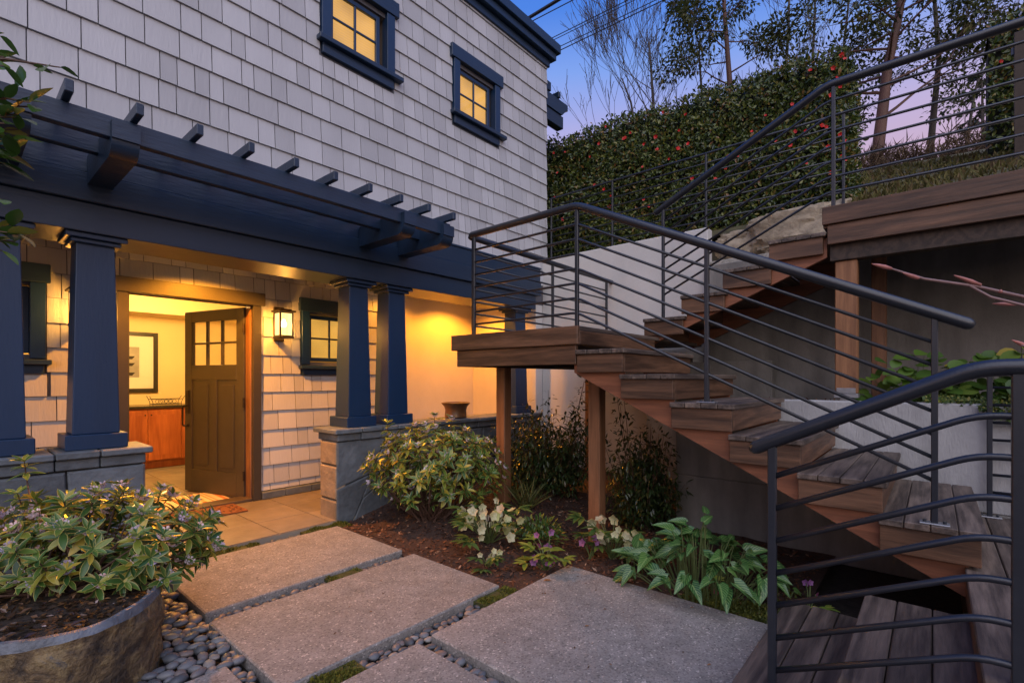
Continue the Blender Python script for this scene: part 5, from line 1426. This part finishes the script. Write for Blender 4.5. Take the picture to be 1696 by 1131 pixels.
# leafy tree above the hedge
def crown_limbs(n, t0, t1, L0, L1, seed, flat=.25):
    r = random.Random(seed); out = []
    for i in range(n):
        t = t0+(t1-t0)*i/(n-1); a = i*2.4+r.uniform(-.4,.4)
        out.append((t, (math.cos(a), math.sin(a), flat+r.uniform(-.1,.3)), L0+(L1-L0)*i/(n-1)))
    return out
pth = up_path(1222, 12, [(1220,270),(1212,180),(1205,90),(1200,20),(1196,-60)])
tree('madrona_tree', 'slender leafy evergreen tree rising just above the hedge', pth[0], pth, .09, crown_limbs(13,.44,.97,.75,.55,1)+crown_limbs(3,.30,.38,.4,.45,5), 3, .8, .70, BARKR, TLEAF, 20, .115, .30, 101, .02, None, ratio=.62)
pth = up_path(1452, 10, [(1452,262),(1462,180),(1470,110),(1486,40),(1500,-40),(1510,-120)])
tree('madrona_tree', 'large red barked madrona leaning above the upper deck railing', pth[0], pth, .125, crown_limbs(18,.36,.95,.95,.8,2)+[(.30,tuple(RGT*1.0+UP*.8),1.3),(.42,tuple(RGT*1.1+UP*.6),1.2),(.5,tuple(RGT*1.2+UP*.5),1.1)], 3, .8, .70, BARKR, TLEAF, 22, .105, .34, 102, .02, None, ratio=.64)
pth = up_path(1540, 11, [(1540,255),(1548,170),(1555,100),(1550,30),(1545,-30)])
tree('madrona_tree', 'thin grey stemmed tree standing right of the red barked madrona', pth[0], pth, .08, crown_limbs(12,.42,.98,.8,.6,3), 3, .7, .65, BARK, TLEAF, 16, .105, .32, 103, .02, ratio=.62)
# bare trees
def bare(px, d, pts, label, seed, L=1.0, n=7, depth=4, rad=.05):
    r = random.Random(seed); pth = up_path(px, d, pts)
    limbs = []
    for i in range(n):
        t = .15+.82*i/(n-1); a = 1 if i % 2 else -1
        v = RGT*(a*r.uniform(.35,.8))+FWD*r.uniform(-.5,.5)+UP*r.uniform(.6,1.1); limbs.append((t, tuple(v), L*(1.1-.5*t)))
    tree('bare_tree', label, pth[0], pth, rad, limbs, depth, .8, .55, BARK, None, 0, 0, 0, seed, .16, 'bare winter trees beyond the hedge', .0045, .74)
bare(1085, 13, [(1085,230),(1082,170),(1078,110),(1075,70)], 'bushy bare tree nearest the house beyond the hedge', 111, 1.5, 16, 4, .055)
bare(1055, 13.5, [(1055,230),(1045,170),(1030,130)], 'low bare tree spreading beside the house corner', 115, 1.4, 14, 4, .045)
bare(1165, 13, [(1165,220),(1162,150),(1158,90),(1160,60)], 'thin bare tree between the house and the leafy evergreen', 112, 1.0, 7, 3, .045)
bare(1300, 13, [(1300,180),(1302,110),(1306,40),(1308,-40)], 'upright bare tree right of the slender leafy evergreen', 113, 1.15, 9, 4, .06)
bare(1350, 14, [(1350,160),(1346,90),(1350,20),(1348,-60)], 'tall bare tree with many straight stems', 114, 1.3, 10, 4, .055)
bare(1400, 14, [(1400,160),(1396,90),(1404,20),(1410,-60)], 'tall bare tree beside the end of the hedge', 116, 1.3, 10, 4, .05)
bare(1600, 12, [(1600,240),(1615,150),(1640,70),(1660,10)], 'bare sapling leaning over the brush beyond the madronas', 117, 1.4, 8, 4, .04)
# conifer
r = random.Random(120); p0 = gp(1632, 20); top = hit(1626, 118, 20)
ce = empty('fir_tree', p0); tag(ce, 'dark fir tree top beyond the brown brush', 'tree')
MB().tube([p0, top], [.16,.02], 8).build('trunk', BARK, ce)
items = []; cbn = MB()
H_ = top.z-p0.z
for i in range(70):
    t = r.uniform(.25,1); z = p0.z+H_*t; L_ = (1-t)*2.6+.25; a = r.uniform(0,6.3)
    q0 = Vector((top.x, top.y, z)); d_ = Vector((math.cos(a), math.sin(a), -.25+r.uniform(-.1,.15)))
    cbn.tube([q0, q0+d_*L_], [.02,.005], 4)
    for k in range(60):
        s = r.uniform(.15,1); items.append((q0+d_*L_*s+rv(r)*.10, d_+rv(r)*.7, UP+rv(r)*.4, r.uniform(.15,.28)))
cbn.build('branches', BARK, ce); cloud('foliage', leafmat('fir_needles', [(0,(.010,.020,.014)),(1,(.03,.045,.025))], .7, trans=.1), items, ce, 'quad', .14, .03, .2)
# brown brush on the bank
items = []
for i in range(5200):
    px = rng.uniform(1425,1645); d_ = rng.uniform(8.6,11.0); p = gp(px, d_, 0)
    hgt = (.55 if px > 1565 else .30)*rng.random()
    items.append((p+Vector((0,0,hgt)), rv()+Vector((0,0,.5)), rv(), rng.uniform(.12,.34)))
tag(cloud('dry_brush', leafmat('dry_twigs', [(0,(.05,.03,.018)),(.6,(.12,.075,.045)),(1,(.17,.12,.06))], .9, trans=.1), items, None, 'quad', .022, .01, .1), 'tangled brown brush on the bank behind the upper deck', 'brush', kind='stuff')
items = []
for i in range(5200):
    x, y = rng.uniform(5.9,10), rng.uniform(-2.2,.9)
    items.append(((x,y,hill(x,y)), rv()+Vector((0,0,.7)), rv(), rng.uniform(.04,.12)))
tag(cloud('bank_moss', leafmat('bank_moss', [(0,(.06,.06,.015)),(.5,(.11,.10,.022)),(1,(.13,.085,.04))], .9, trans=.15), items, None, 'quad', .16, .03, .1), 'olive moss and short grass on the sloping bank', 'moss', kind='stuff')

# ================================================================== slatted screen, power lines
sg = empty('slatted_screen', (7.9,-1.0,hill(7.9,-1.0))); tag(sg, 'dark narrow slatted screen beside the far camellia', 'screen')
for i in range(6):
    x = 7.7; y = -.70-.13*i; z = hill(x,y)
    MB().cb(x, x+.03, y-.05, y+.03, z-.1, z+1.45, .003).build('slat', BRONZE, sg)
MB().cb(7.735, 7.77, -1.45, -.65, hill(7.7,-1)+1.2, hill(7.7,-1)+1.28, .003).build('crossbar', NAVYV, sg)
for k, yy in enumerate((-14., 18.)):
    zb = -.1 if k == 0 else -.1
    pe = empty('utility_pole', (8.3, yy, hill(8.3,yy)-.4)); tag(pe, ('wooden utility pole behind the viewer holding the wires', 'wooden utility pole hidden behind the house')[k], 'pole')
    MB().tube([(8.3,yy,hill(8.3,yy)-.4),(8.3,yy,9.2)], [.16,.11], 10).build('shaft', BARK, pe)
    MB().cb(7.4, 9.2, yy-.05, yy+.05, 8.3, 8.42, .01).build('crossarm', BARK, pe)
def wire(px0, py0, px1, py1, d0, rad, label):
    p = hit(px0, py0, d0); z = p.z
    d1 = 814*(z-1.27)/(627-py1); q = hit(px1, py1, d1); dr = (q-p).normalized()
    t0 = (18-p.y)/dr.y; t1 = (-14-p.y)/dr.y
    a, b_ = p+dr*t0, p+dr*t1
    pts = [a.lerp(b_, i/24)+Vector((0,0,.15*((i/12-1)**2-.1))) for i in range(25)]
    tag(MB().tube(pts, rad, 6).build('power_line', WIRE), label, 'cable', 'overhead cables above the house')
wire(862,38,932,-5,9.0,.030,'thick black overhead cable closest to the roof')
for a, lb in (((866,43,952,-2,9.2,.009),'thin black cable running just beside the thick cable'),((900,70,1043,-2,9.6,.008),'upper wire of the pair between the thick cable and the last pair'),((903,73,1050,0,9.7,.007),'lower wire of the pair between the thick cable and the last pair'),((915,83,1085,0,10,.008),'upper wire of the pair farthest from the roof'),((918,88,1098,0,10.1,.010),'lower wire of the pair farthest from the roof')):
    wire(*a, lb)
